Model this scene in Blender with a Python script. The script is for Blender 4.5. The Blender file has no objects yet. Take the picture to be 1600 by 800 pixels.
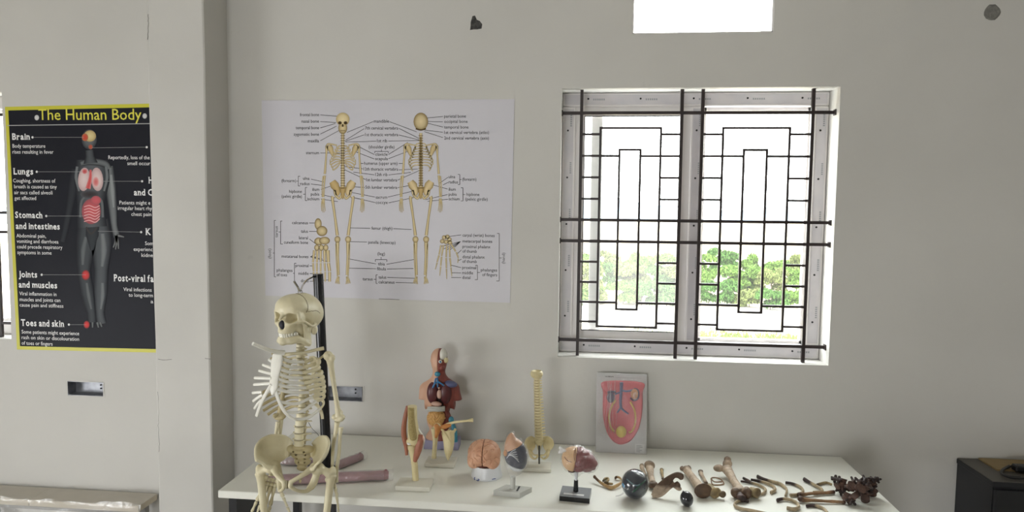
import bpy, bmesh, math, random
import numpy as np
from mathutils import Vector, Matrix, noise
from mathutils.bvhtree import BVHTree

random.seed(7)
SC = bpy.context.scene
COL = SC.collection

# ------------------------------------------------------------------ camera
FOC = 1050.0                                    # focal length in pixels of a 1600 wide frame
YAW, PIT, ROL = [math.radians(a) for a in (-5.584, 3.905, -0.638)]
CAM = np.array([0.0, -2.95, 1.79])
_f = np.array([math.sin(YAW)*math.cos(PIT), math.cos(YAW)*math.cos(PIT), -math.sin(PIT)])
_r = np.array([math.cos(YAW), -math.sin(YAW), 0.0])
_d = np.cross(_f, _r)
_r2 = math.cos(ROL)*_r + math.sin(ROL)*_d
_d2 = -math.sin(ROL)*_r + math.cos(ROL)*_d
CM = np.array([_r2, _d2, _f])
cam_data = bpy.data.cameras.new('camera')
cam_data.sensor_fit = 'HORIZONTAL'; cam_data.sensor_width = 36.0
cam_data.lens = FOC/1600.0*36.0
cam_data.clip_start = 0.02; cam_data.clip_end = 2000
cam = bpy.data.objects.new('camera', cam_data); COL.objects.link(cam)
cam.matrix_world = Matrix(((_r2[0], -_d2[0], -_f[0], CAM[0]), (_r2[1], -_d2[1], -_f[1], CAM[1]),
                           (_r2[2], -_d2[2], -_f[2], CAM[2]), (0, 0, 0, 1)))
SC.camera = cam

def _ray(px, py): return np.array([(px-800)/FOC, (py-400)/FOC, 1.0]) @ CM
def wall(px, py, y=0.0):                        # where a sight line meets an upright plane parallel to the back wall
    v = _ray(px, py); return CAM + v*(y-CAM[1])/v[1]
TZ = 0.75                                       # height of the table top
def table(px, py, z=TZ):                        # where a sight line meets the table top
    v = _ray(px, py); return CAM + v*(z-CAM[2])/v[2]
def ppm(p):                                     # pixels per metre at a point
    return FOC/float(CM[2] @ (np.array(p)-CAM))

# ------------------------------------------------------------------ light
SC.view_settings.view_transform = 'Standard'
SC.view_settings.look = 'None'
SC.view_settings.gamma = 1.0
SC.view_settings.use_curve_mapping = False
SC.view_settings.exposure = 1.42
SKY = 6.0
world = bpy.data.worlds.new('overcast_sky'); SC.world = world; world.use_nodes = True
wn = world.node_tree.nodes; wl = world.node_tree.links
bg = wn.get('Background') or wn.new('ShaderNodeBackground')
bg.inputs[0].default_value = (0.97, 0.985, 1.0, 1); bg.inputs[1].default_value = SKY

def area(name, loc, look, sx, sy, power, col=(1, 1, 1)):
    d = bpy.data.lights.new(name, 'AREA'); d.shape = 'RECTANGLE'; d.size = sx; d.size_y = sy
    d.energy = power; d.color = col
    o = bpy.data.objects.new(name, d); COL.objects.link(o)
    o.location = loc
    o.rotation_euler = (Vector(look)-Vector(loc)).to_track_quat('-Z', 'Y').to_euler()
    return o
# all light is the overcast sky, through the openings of the room: the window over the table, the one in the left bay,
# an unseen opening in the left wall and one behind the camera, both added and sized for the fill; portals only guide the sampling
LEFT_OPEN = (-3.7, -1.9, 0.05, 0.95)            # y0, y1, z0, z1
REAR_OPEN = (-2.5, -1.0, 0.55, 1.85)            # x0, x1, z0, z1
for _l, _t, _sx, _sy in (((0.497, 0.21, 1.73), (0.497, -3, 1.73), 1.15, 1.16), ((-3.28, 0.21, 1.73), (-3.28, -3, 1.73), 1.15, 1.16),
                         ((-4.42, (LEFT_OPEN[0]+LEFT_OPEN[1])/2, 0.5), (0, (LEFT_OPEN[0]+LEFT_OPEN[1])/2, 0.5), LEFT_OPEN[1]-LEFT_OPEN[0], 0.9),
                         (((REAR_OPEN[0]+REAR_OPEN[1])/2, -7.22, 1.2), ((REAR_OPEN[0]+REAR_OPEN[1])/2, 0, 1.2), REAR_OPEN[1]-REAR_OPEN[0], 1.3)):
    _p = area('window_portal', _l, _t, _sx, _sy, 1); _p.data.cycles.is_portal = True

# ------------------------------------------------------------------ materials
def lin(c):
    return tuple(((v/255.0)/12.92 if v/255.0 <= 0.04045 else ((v/255.0+0.055)/1.055)**2.4) for v in c)
MATS = {}
def mat(name, col, rough=0.6, var=0.0, scale=8.0, bump=0.0, bscale=60.0, metal=0.0, spec=0.5, col2=None, detail=4.0,
        coat=0.0, sss=0.0, attr=None, stretch=None):
    """procedural principled material: colour with a noise variation, fine bump"""
    if name in MATS: return MATS[name]
    m = bpy.data.materials.new(name); m.use_nodes = True; MATS[name] = m
    nt = m.node_tree; n = nt.nodes; l = nt.links
    b = n['Principled BSDF']
    b.inputs['Roughness'].default_value = rough; b.inputs['Metallic'].default_value = metal
    b.inputs['Specular IOR Level'].default_value = spec; b.inputs['Coat Weight'].default_value = coat
    if sss: b.inputs['Subsurface Weight'].default_value = sss; b.inputs['Subsurface Radius'].default_value = (0.01, 0.006, 0.003)
    c = lin(col)
    tc = n.new('ShaderNodeTexCoord'); src = tc.outputs['Object']
    if stretch:
        mp = n.new('ShaderNodeMapping'); mp.inputs['Scale'].default_value = stretch
        l.new(src, mp.inputs[0]); src = mp.outputs[0]
    if attr:
        a = n.new('ShaderNodeAttribute'); a.attribute_name = attr; l.new(a.outputs['Color'], b.inputs['Base Color'])
    elif col2 is not None or var:
        nz = n.new('ShaderNodeTexNoise'); nz.inputs['Scale'].default_value = scale; nz.inputs['Detail'].default_value = detail
        l.new(src, nz.inputs['Vector'])
        r = n.new('ShaderNodeValToRGB'); l.new(nz.outputs['Fac'], r.inputs[0])
        if col2 is not None: ca, cb = lin(col2), c
        else: ca, cb = tuple(v*(1-var) for v in c), tuple(min(1, v*(1+var)) for v in c)
        r.color_ramp.elements[0].position = 0.3; r.color_ramp.elements[1].position = 0.7
        r.color_ramp.elements[0].color = (*ca, 1); r.color_ramp.elements[1].color = (*cb, 1)
        l.new(r.outputs[0], b.inputs['Base Color'])
    else:
        b.inputs['Base Color'].default_value = (*c, 1)
    if bump:
        nb = n.new('ShaderNodeTexNoise'); nb.inputs['Scale'].default_value = bscale; nb.inputs['Detail'].default_value = 3
        l.new(src, nb.inputs['Vector'])
        bp = n.new('ShaderNodeBump'); bp.inputs['Strength'].default_value = bump; bp.inputs['Distance'].default_value = 0.01
        l.new(nb.outputs['Fac'], bp.inputs['Height']); l.new(bp.outputs[0], b.inputs['Normal'])
    return m
def film(name, tint=(1, 1, 1), haze=0.10, gloss=0.12, rough=0.12, bump=0.6, bscale=35):
    """thin clear plastic film: mostly transparent, a little milky, glossy creases"""
    if name in MATS: return MATS[name]
    m = bpy.data.materials.new(name); m.use_nodes = True; MATS[name] = m
    nt = m.node_tree; n = nt.nodes; l = nt.links
    n.remove(n['Principled BSDF']); out = n['Material Output']
    tr = n.new('ShaderNodeBsdfTransparent'); tr.inputs[0].default_value = (*tint, 1)
    df = n.new('ShaderNodeBsdfDiffuse'); df.inputs[0].default_value = (0.8, 0.8, 0.8, 1)
    gl = n.new('ShaderNodeBsdfGlossy'); gl.inputs['Roughness'].default_value = rough
    tc = n.new('ShaderNodeTexCoord'); nz = n.new('ShaderNodeTexNoise'); nz.inputs['Scale'].default_value = bscale; nz.inputs['Detail'].default_value = 5
    l.new(tc.outputs['Object'], nz.inputs['Vector'])
    bp = n.new('ShaderNodeBump'); bp.inputs['Strength'].default_value = bump; bp.inputs['Distance'].default_value = 0.01
    l.new(nz.outputs['Fac'], bp.inputs['Height']); l.new(bp.outputs[0], gl.inputs['Normal'])
    m1 = n.new('ShaderNodeMixShader'); m1.inputs[0].default_value = haze
    l.new(tr.outputs[0], m1.inputs[1]); l.new(df.outputs[0], m1.inputs[2])
    fr = n.new('ShaderNodeLayerWeight'); fr.inputs[0].default_value = 0.35; l.new(bp.outputs[0], fr.inputs['Normal'])
    ad = n.new('ShaderNodeMath'); ad.operation = 'MULTIPLY_ADD'; ad.inputs[1].default_value = 0.16; ad.inputs[2].default_value = gloss
    l.new(fr.outputs['Facing'], ad.inputs[0])
    m2 = n.new('ShaderNodeMixShader'); l.new(ad.outputs[0], m2.inputs[0])
    l.new(m1.outputs[0], m2.inputs[1]); l.new(gl.outputs[0], m2.inputs[2])
    l.new(m2.outputs[0], out.inputs[0])
    return m
def M(n): return MATS[n]

mat('wall_paint', (207, 205, 200), 0.75, col2=(200, 198, 193), scale=1.6, detail=8, bump=0.05, bscale=45)
mat('pillar_paint', (207, 205, 200), 0.75, col2=(198, 196, 191), scale=2.2, detail=8, bump=0.05, bscale=45)
def scuffs(m, amount=0.12):
    """sparse handling marks in the paint"""
    nt = m.node_tree; n = nt.nodes; l = nt.links; b = n['Principled BSDF']; src = b.inputs['Base Color'].links[0].from_socket
    tc = [q for q in n if q.type == 'TEX_COORD'][0]; nz = n.new('ShaderNodeTexNoise'); nz.inputs['Scale'].default_value = 5.5; nz.inputs['Detail'].default_value = 9; nz.inputs['Roughness'].default_value = 0.62
    l.new(tc.outputs['Object'], nz.inputs['Vector'])
    mr = n.new('ShaderNodeMapRange'); mr.inputs[1].default_value = 0.69; mr.inputs[2].default_value = 0.76; mr.inputs[3].default_value = 1.0; mr.inputs[4].default_value = 1-amount; l.new(nz.outputs['Fac'], mr.inputs[0])
    mx = n.new('ShaderNodeVectorMath'); mx.operation = 'SCALE'; l.new(src, mx.inputs[0]); l.new(mr.outputs[0], mx.inputs['Scale']); l.new(mx.outputs[0], b.inputs['Base Color'])
scuffs(M('wall_paint')); scuffs(M('pillar_paint'), 0.16)
mat('ceiling_paint', (215, 213, 206), 0.8, var=0.02, scale=2)
mat('floor_tile', (176, 170, 158), 0.35, var=0.06, scale=5)
mat('upvc', (226, 222, 221), 0.35, var=0.02, scale=12)
mat('film_tape', (210, 205, 206), 0.4, col2=(196, 193, 198), scale=9)
mat('grille_paint', (44, 34, 34), 0.45, var=0.15, scale=30)
mat('print', (255, 255, 255), 0.6, attr='Col', spec=0.15)
mat('poster_vinyl', (205, 203, 210), 0.45, var=0.015, scale=3, bump=0.06, bscale=5)
mat('poster_black', (30, 31, 39), 0.5, var=0.1, scale=3, spec=0.15)
mat('poster_yellow', (205, 200, 60), 0.45)
mat('title_yellow', (226, 219, 78), 0.45)
mat('ink_white', (235, 235, 235), 0.5)
mat('ink_grey', (150, 152, 156), 0.5)
mat('ink_black', (45, 44, 46), 0.5)
mat('table_white', (236, 236, 228), 0.33, var=0.012, scale=4)
mat('table_edge', (214, 214, 205), 0.45)
mat('black_steel', (22, 23, 28), 0.4, var=0.1, scale=20)
mat('pole_black', (16, 18, 24), 0.25)
mat('chrome', (200, 200, 200), 0.15, metal=1.0)
mat('dark_metal', (90, 88, 84), 0.35, metal=0.9)
mat('bone_cream', (219, 211, 180), 0.42, col2=(207, 197, 163), scale=14, bump=0.04, bscale=120)
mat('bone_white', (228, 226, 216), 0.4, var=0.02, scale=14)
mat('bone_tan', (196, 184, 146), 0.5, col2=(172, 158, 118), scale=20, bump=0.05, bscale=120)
mat('suture', (112, 98, 70), 0.7)
mat('tooth', (232, 229, 214), 0.3)
mat('nasal_shade', (24, 24, 36), 0.6)
mat('disc_grey', (150, 142, 118), 0.6)
mat('back_box_metal', (168, 170, 176), 0.45, col2=(92, 94, 100), scale=14, metal=0.4, detail=6)
mat('hole_dark', (30, 30, 32), 0.8)
mat('cement', (134, 132, 126), 0.9, col2=(108, 106, 102), scale=60, bump=0.5, bscale=120)
mat('cement_dark', (88, 87, 84), 0.9, col2=(40, 40, 42), scale=70, bump=0.6, bscale=120)
film('clear_film', haze=0.035, gloss=0.06, bump=0.9, bscale=50); film('cloudy_film', haze=0.14, gloss=0.10, rough=0.1, bump=0.9, bscale=50); film('tight_film', haze=0.0, gloss=0.02, rough=0.06, bscale=30); film('milky_film', haze=0.28, gloss=0.16); film('cling_film', haze=0.10, gloss=0.06, bscale=60)
# ------------------------------------------------------------------ geometry helpers
ORG = {}                                        # world position of each thing's base
class G:
    """collects shapes in world coordinates; build() links them as one mesh object"""
    def __init__(s): s.v = []; s.f = []; s.c = []; s.n = 0
    def add(s, V, F, col=None):
        V = np.asarray(V, float).reshape(-1, 3); s.v.append(V)
        n = s.n
        s.f += [[i+n for i in f] for f in F]
        if col is not None:
            c = np.asarray(col, float)
            if c.ndim == 1: c = np.tile(c, (len(V), 1))
            s.c.append(c)
        else: s.c.append(np.ones((len(V), 3)))
        s.n += len(V); return s
    def box(s, lo, hi, rotz=0.0, R=None, bevel=0.0):
        lo = np.array(lo, float); hi = np.array(hi, float); c = (lo+hi)/2; h = (hi-lo)/2
        if bevel > 0:
            b = min(bevel, h.min()*0.95); P = []; F = []
            idx = {}
            for sx in (-1, 1):
                for sy in (-1, 1):
                    for sz in (-1, 1):
                        for ax in range(3):
                            q = np.array([sx, sy, sz])*(h-b); q[ax] = (sx, sy, sz)[ax]*h[ax]
                            idx[(sx, sy, sz, ax)] = len(P); P.append(q)
            for ax in range(3):
                o = [a for a in range(3) if a != ax]
                for sg in (-1, 1):
                    loop = []
                    for a, bb in ((-1, -1), (1, -1), (1, 1), (-1, 1)):
                        k = [0, 0, 0]; k[ax] = sg; k[o[0]] = a; k[o[1]] = bb; loop.append(idx[(*k, ax)])
                    F.append(loop if (sg > 0) == (ax != 1) else loop[::-1])
                for a in (-1, 1):
                    for bb in (-1, 1):              # edges along ax between faces o0,o1
                        k0 = [0, 0, 0]; k1 = [0, 0, 0]
                        k0[ax] = -1; k1[ax] = 1; k0[o[0]] = k1[o[0]] = a; k0[o[1]] = k1[o[1]] = bb
                        F.append([idx[(*k0, o[0])], idx[(*k1, o[0])], idx[(*k1, o[1])], idx[(*k0, o[1])]])
            for sx in (-1, 1):
                for sy in (-1, 1):
                    for sz in (-1, 1): F.append([idx[(sx, sy, sz, a)] for a in range(3)])
            V = np.array(P)
        else:
            V = np.array([[x, y, z] for x in (-1, 1) for y in (-1, 1) for z in (-1, 1)])*h
            F = [[0, 1, 3, 2], [4, 6, 7, 5], [0, 4, 5, 1], [2, 3, 7, 6], [0, 2, 6, 4], [1, 5, 7, 3]]
        if R is not None: V = V @ np.array(R).T
        elif rotz:
            ca, sa = math.cos(rotz), math.sin(rotz); V = V @ np.array([[ca, sa, 0], [-sa, ca, 0], [0, 0, 1]])
        return s.add(V+c, F)
    def tube(s, pts, rad, n=8, flat=1.0, up=(0, 0, 1), caps=True, close=False, col=None):
        """swept tube; flat scales the radius along the up direction"""
        P = np.array(pts, float); m = len(P)
        r = np.full(m, rad, float) if np.isscalar(rad) else np.array(rad, float)
        if np.isscalar(flat): flat = np.full(m, flat)
        T = np.zeros_like(P)
        if close: T = np.roll(P, -1, 0)-np.roll(P, 1, 0)
        else: T[1:-1] = P[2:]-P[:-2]; T[0] = P[1]-P[0]; T[-1] = P[-1]-P[-2]
        T /= np.linalg.norm(T, axis=1)[:, None]+1e-12
        up = np.array(up, float); V = []
        u0 = None
        for i in range(m):
            t = T[i]
            u = (up if u0 is None else u0) - t*np.dot(up if u0 is None else u0, t)
            if np.linalg.norm(u) < 1e-4:
                a = np.array([1., 0, 0]) if abs(t[0]) < 0.9 else np.array([0, 1., 0]); u = a-t*np.dot(a, t)
            u /= np.linalg.norm(u); u0 = u; w = np.cross(t, u)
            for k in range(n):
                a = 2*math.pi*k/n
                V.append(P[i]+r[i]*(math.cos(a)*w+flat[i]*math.sin(a)*u))
        F = []
        for i in range(m if close else m-1):
            j = (i+1) % m
            for k in range(n):
                k2 = (k+1) % n; F.append([i*n+k, i*n+k2, j*n+k2, j*n+k])
        if caps and not close: F.append(list(range(n))[::-1]); F.append([(m-1)*n+k for k in range(n)])
        return s.add(V, F, col)
    def ell(s, c, r, n=16, m=10, R=None, col=None):
        V = [[0, 0, -1]]
        for i in range(1, m):
            a = -math.pi/2+math.pi*i/m
            for k in range(n):
                b = 2*math.pi*k/n; V.append([math.cos(a)*math.cos(b), math.cos(a)*math.sin(b), math.sin(a)])
        V.append([0, 0, 1]); F = []
        for k in range(n): F.append([0, 1+(k+1) % n, 1+k])
        for i in range(m-2):
            for k in range(n):
                a = 1+i*n+k; b = 1+i*n+(k+1) % n; F.append([a, b, b+n, a+n])
        e = len(V)-1
        for k in range(n): F.append([e, 1+(m-2)*n+k, 1+(m-2)*n+(k+1) % n])
        V = np.array(V)*np.array(r if not np.isscalar(r) else (r, r, r))
        if R is not None: V = V @ np.array(R).T
        return s.add(V+np.array(c), F, col)
    def lathe(s, c, prof, n=20, sx=1.0, sy=1.0):
        """prof: (radius, z) from bottom to top"""
        V = []; F = []; m = len(prof)
        for r, z in prof:
            for k in range(n):
                a = 2*math.pi*k/n; V.append([c[0]+sx*r*math.cos(a), c[1]+sy*r*math.sin(a), c[2]+z])
        for i in range(m-1):
            for k in range(n):
                k2 = (k+1) % n; F.append([i*n+k, i*n+k2, (i+1)*n+k2, (i+1)*n+k])
        F.append(list(range(n))[::-1]); F.append([(m-1)*n+k for k in range(n)])
        return s.add(V, F)
    def prism(s, poly, a, b, axis=1):
        """polygon given in the two other axes, extruded along axis from a to b"""
        n = len(poly); V = []
        for t in (a, b):
            for p in poly:
                q = [0, 0, 0]; o = [i for i in range(3) if i != axis]; q[axis] = t; q[o[0]] = p[0]; q[o[1]] = p[1]; V.append(q)
        F = [list(range(n)), [n+i for i in range(n)][::-1]]+[[i, n+i, n+(i+1) % n, (i+1) % n] for i in range(n)]
        return s.add(V, F)
    def move(s, R=None, t=None, k=1.0):
        V = np.vstack(s.v)*k
        if R is not None: V = V @ np.array(R).T
        if t is not None: V = V+np.array(t)
        s.v = [V]; s.c = [np.vstack(s.c)]; return s
    def mesh(s, name, org=(0, 0, 0), smooth=True, sharp=40, colors=False):
        V = np.vstack(s.v)-np.array(org); me = bpy.data.meshes.new(name)
        me.from_pydata(V.tolist(), [], s.f); me.validate()
        bm = bmesh.new(); bm.from_mesh(me); bmesh.ops.recalc_face_normals(bm, faces=bm.faces); bm.to_mesh(me); bm.free()
        if colors:
            C = np.vstack(s.c); a = me.color_attributes.new('Col', 'FLOAT_COLOR', 'POINT')
            a.data.foreach_set('color', np.hstack([C, np.ones((len(C), 1))]).ravel())
        if smooth:
            me.polygons.foreach_set('use_smooth', [True]*len(me.polygons))
            me.set_sharp_from_angle(angle=math.radians(sharp))
        me.update(); return me
    def build(s, name, m, parent=None, org=None, **kw):
        if org is None: org = ORG.get(parent.name, (0, 0, 0)) if parent else (0, 0, 0)
        me = s.mesh(name, org, **kw); me.materials.append(m if not isinstance(m, str) else MATS[m])
        o = bpy.data.objects.new(name, me); COL.objects.link(o)
        if parent: o.parent = parent; ORG[o.name] = ORG[parent.name]
        else: o.location = org; ORG[o.name] = tuple(org)
        return o
def link(name, me, m=None, parent=None, loc=(0, 0, 0), rot=(0, 0, 0), scale=1.0):
    """an object sharing mesh data, placed in world coordinates"""
    o = bpy.data.objects.new(name, me); COL.objects.link(o)
    if m is not None and not me.materials: me.materials.append(MATS[m] if isinstance(m, str) else m)
    loc = np.array(loc, float)
    if parent: o.parent = parent; loc = loc-np.array(ORG[parent.name])
    o.location = loc.tolist()
    if isinstance(rot, Matrix): o.rotation_euler = rot.to_euler()
    else: o.rotation_euler = rot
    o.scale = (scale,)*3 if np.isscalar(scale) else scale
    return o
def tag(o, label=None, cat=None, group=None, kind=None):
    if label: o['label'] = label
    if cat: o['category'] = cat
    if group: o['group'] = group
    if kind: o['kind'] = kind
    return o
def thing(name, label, cat, loc=(0, 0, 0), group=None):
    o = bpy.data.objects.new(name, None); COL.objects.link(o); o.empty_display_size = 0.05
    o.location = tuple(float(v) for v in loc); ORG[o.name] = tuple(float(v) for v in loc)
    return tag(o, label, cat, group)
def struct(name, g, m, parent=None, **kw):
    o = g.build(name, m, parent, **kw)
    if not parent: o['kind'] = 'structure'
    return o
def rz(a): c, s = math.cos(a), math.sin(a); return np.array([[c, -s, 0], [s, c, 0], [0, 0, 1.]])
def rx(a): c, s = math.cos(a), math.sin(a); return np.array([[1., 0, 0], [0, c, -s], [0, s, c]])
def ry(a): c, s = math.cos(a), math.sin(a); return np.array([[c, 0, s], [0, 1., 0], [-s, 0, c]])
def cr(pts, n=6, closed=False):
    """Catmull-Rom through points"""
    P = np.array(pts, float); m = len(P); out = []
    if m < 3 and not closed: return np.array([P[0]+(P[-1]-P[0])*t for t in np.linspace(0, 1, n+1)])
    rng = range(m) if closed else range(m-1)
    for i in rng:
        p1, p2 = P[i], P[(i+1) % m]
        p0 = P[(i-1) % m] if (closed or i > 0) else 2*p1-p2
        p3 = P[(i+2) % m] if (closed or i+2 < m) else 2*p2-p1
        for t in np.arange(n)/n:
            out.append(0.5*((2*p1)+(-p0+p2)*t+(2*p0-5*p1+4*p2-p3)*t*t+(-p0+3*p1-3*p2+p3)*t**3))
    if not closed: out.append(P[-1])
    return np.array(out)
def crr(vals, m):                               # radii resampled to m points
    v = np.array(vals, float); return np.interp(np.linspace(0, len(v)-1, m), np.arange(len(v)), v)
def ctube(g, pts, rad, n=8, k=6, **kw):
    P = cr(pts, k); r = rad if np.isscalar(rad) else crr(rad, len(P))
    return g.tube(P, r, n, **kw)

# ---- implicit surfaces on a grid, meshed with surface nets
class SDF:
    def __init__(s, lo, hi, h):
        s.lo = np.array(lo, float); s.h = h
        n = np.ceil((np.array(hi)-s.lo)/h).astype(int)+1
        s.X, s.Y, s.Z = np.meshgrid(*[s.lo[i]+h*np.arange(n[i]) for i in range(3)], indexing='ij')
        s.F = np.full(s.X.shape, 1e3)
    def ell(s, c, r, R=None):
        x, y, z = s.X-c[0], s.Y-c[1], s.Z-c[2]
        if np.isscalar(r): return np.sqrt(x*x+y*y+z*z)-r
        if R is not None:
            R = np.array(R); x, y, z = R[0, 0]*x+R[1, 0]*y+R[2, 0]*z, R[0, 1]*x+R[1, 1]*y+R[2, 1]*z, R[0, 2]*x+R[1, 2]*y+R[2, 2]*z
        k0 = np.sqrt((x/r[0])**2+(y/r[1])**2+(z/r[2])**2); k1 = np.sqrt((x/r[0]**2)**2+(y/r[1]**2)**2+(z/r[2]**2)**2)
        return k0*(k0-1)/(k1+1e-9)
    def cap(s, a, b, ra, rb=None):
        rb = ra if rb is None else rb
        a = np.array(a, float); b = np.array(b, float); d = b-a; L = d@d+1e-12
        t = np.clip(((s.X-a[0])*d[0]+(s.Y-a[1])*d[1]+(s.Z-a[2])*d[2])/L, 0, 1)
        return np.sqrt((s.X-a[0]-t*d[0])**2+(s.Y-a[1]-t*d[1])**2+(s.Z-a[2]-t*d[2])**2)-(ra+(rb-ra)*t)
    def chain(s, pts, rad, k=0.0):
        D = None
        for i in range(len(pts)-1):
            q = s.cap(pts[i], pts[i+1], rad if np.isscalar(rad) else rad[i], rad if np.isscalar(rad) else rad[i+1])
            D = q if D is None else (np.minimum(D, q) if k == 0 else smin(D, q, k))
        return D
    def box(s, c, hf, r=0.0, R=None):
        x, y, z = s.X-c[0], s.Y-c[1], s.Z-c[2]
        if R is not None:
            R = np.array(R); x, y, z = R[0, 0]*x+R[1, 0]*y+R[2, 0]*z, R[0, 1]*x+R[1, 1]*y+R[2, 1]*z, R[0, 2]*x+R[1, 2]*y+R[2, 2]*z
        qx, qy, qz = np.abs(x)-hf[0]+r, np.abs(y)-hf[1]+r, np.abs(z)-hf[2]+r
        return np.sqrt(np.maximum(qx, 0)**2+np.maximum(qy, 0)**2+np.maximum(qz, 0)**2)+np.minimum(np.maximum(np.maximum(qx, qy), qz), 0)-r
    def cyl(s, a, b, r):                        # capped cylinder
        a = np.array(a, float); b = np.array(b, float); d = b-a; L = np.linalg.norm(d); d /= L
        x, y, z = s.X-a[0], s.Y-a[1], s.Z-a[2]; t = x*d[0]+y*d[1]+z*d[2]
        rr = np.sqrt(np.maximum(x*x+y*y+z*z-t*t, 0))
        return np.maximum(rr-r, np.abs(t-L/2)-L/2)
    def u(s, D, k=0.0): s.F = np.minimum(s.F, D) if k == 0 else smin(s.F, D, k); return s
    def cut(s, D, k=0.0): s.F = np.maximum(s.F, -D) if k == 0 else -smin(-s.F, D, k); return s
    def cap_to(s, D): s.F = np.maximum(s.F, D); return s
    def g(s, smooth=1):
        V, Q = nets(s.F, s.lo, s.h)
        if smooth: V = relax(V, Q, smooth)
        return G().add(V, Q)
def smin(a, b, k):
    h = np.clip(0.5+0.5*(b-a)/k, 0, 1); return b*(1-h)+a*h-k*h*(1-h)
def nets(F, lo, h):
    F = F.copy()
    for ax in range(3):                         # close at the grid border
        sl = [slice(None)]*3; sl[ax] = 0; F[tuple(sl)] = np.maximum(F[tuple(sl)], h); sl[ax] = -1; F[tuple(sl)] = np.maximum(F[tuple(sl)], h)
    S = F < 0; n = np.array(F.shape); cn = n-1
    acc = np.zeros((*cn, 3)); cnt = np.zeros(cn)
    corners = [(i, j, k) for i in (0, 1) for j in (0, 1) for k in (0, 1)]
    def sub(A, c): return A[c[0]:c[0]+cn[0], c[1]:c[1]+cn[1], c[2]:c[2]+cn[2]]
    for c in corners:
        for ax in range(3):
            if c[ax]: continue
            d = list(c); d[ax] = 1
            fa, fb = sub(F, c), sub(F, d); m = (fa < 0) != (fb < 0)
            t = np.where(m, fa/np.where(m, fa-fb, 1), 0)
            for a in range(3): acc[..., a] += np.where(m, c[a]+(t if a == ax else 0), 0)
            cnt += m
    act = cnt > 0; ids = np.full(cn, -1, int); ids[act] = np.arange(act.sum())
    idx = np.argwhere(act); V = (idx+acc[act]/cnt[act][:, None])*h+lo
    Q = []
    for ax in range(3):
        o1, o2 = (ax+1) % 3, (ax+2) % 3
        sl0 = [slice(None)]*3; sl1 = [slice(None)]*3; sl0[ax] = slice(0, -1); sl1[ax] = slice(1, None)
        E = np.argwhere(S[tuple(sl0)] != S[tuple(sl1)])
        E = E[(E[:, o1] > 0) & (E[:, o2] > 0) & (E[:, o1] < cn[o1]) & (E[:, o2] < cn[o2])]
        def cell(d1, d2):
            q = E.copy(); q[:, o1] -= d1; q[:, o2] -= d2; return ids[q[:, 0], q[:, 1], q[:, 2]]
        q = np.stack([cell(1, 1), cell(0, 1), cell(0, 0), cell(1, 0)], 1)
        fl = S[E[:, 0], E[:, 1], E[:, 2]]; q[~fl] = q[~fl][:, ::-1]
        Q.append(q)
    return V, np.vstack(Q).tolist()
def relax(V, Q, it):
    q = np.array(Q); e = np.vstack([q[:, [0, 1]], q[:, [1, 2]], q[:, [2, 3]], q[:, [3, 0]]])
    e = np.vstack([e, e[:, ::-1]]); n = len(V); c = np.bincount(e[:, 0], minlength=n)
    for _ in range(it):
        A = np.stack([np.bincount(e[:, 0], V[e[:, 1], a], n) for a in range(3)], 1)/np.maximum(c, 1)[:, None]
        V = V*0.5+A*0.5
    return V
def remesh(g, voxel, smooth=4):
    """merges overlapping shapes into one skin"""
    me = g.mesh('tmp', smooth=False); o = bpy.data.objects.new('tmp', me); COL.objects.link(o)
    r = o.modifiers.new('r', 'REMESH'); r.mode = 'VOXEL'; r.voxel_size = voxel
    if smooth: s = o.modifiers.new('s', 'SMOOTH'); s.iterations = smooth; s.factor = 0.5
    dg = bpy.context.evaluated_depsgraph_get(); m2 = bpy.data.meshes.new_from_object(o.evaluated_get(dg))
    V = np.empty(len(m2.vertices)*3); m2.vertices.foreach_get('co', V)
    out = G().add(V.reshape(-1, 3), [list(p.vertices) for p in m2.polygons])
    bpy.data.objects.remove(o); bpy.data.meshes.remove(m2); bpy.data.meshes.remove(me)
    return out

# ---- lettering: built-in font turned into flat meshes
def glyph_mesh(s, bold=0.0):
    cu = bpy.data.curves.new('t', 'FONT'); cu.body = s; cu.size = 1.0; cu.resolution_u = 2; cu.offset = bold
    o = bpy.data.objects.new('t', cu); COL.objects.link(o)
    dg = bpy.context.evaluated_depsgraph_get(); me = bpy.data.meshes.new_from_object(o.evaluated_get(dg))
    V = np.array([v.co[:2] for v in me.vertices]).reshape(-1, 2); F = [list(p.vertices) for p in me.polygons]
    bpy.data.objects.remove(o); bpy.data.curves.remove(cu); bpy.data.meshes.remove(me)
    return V, F
def serif_text(s):
    """bold letters with slab feet on the stems, in the manner of a roman face"""
    V, F = [], []; n = 0; x = 0.0
    for ch in s:
        if ch == ' ': x += 0.27; continue
        v, f = glyph_mesh(ch, 0.028)
        x0, x1 = v[:, 0].min(), v[:, 0].max(); v = v-[x0, 0]; w = x1-x0
        top = v[:, 1].max(); add = []
        for lev, up in ((v[:, 1].min(), 1), (top, -1)):
            if lev < -0.08 or ch in '-.,aegosc': continue
            xs = np.sort(v[np.abs(v[:, 1]-lev) < 0.012, 0])
            if len(xs) < 2: continue
            for a, b in zip(xs[:-1], xs[1:]):
                if 0.05 < b-a < 0.20: add.append((a-0.055, b+0.055 if up > 0 or ch.isupper() else b, lev, lev+up*0.05))
        V.append(v+[x, 0]); F += [[i+n for i in q] for q in f]; n += len(v)
        for a, b, lo, hi in add:
            V.append(np.array([[a, lo], [b, lo], [b, hi], [a, hi]])+[x, 0]); F.append([n, n+1, n+2, n+3]); n += 4
        x += w+0.085
    return np.vstack(V), F
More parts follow.
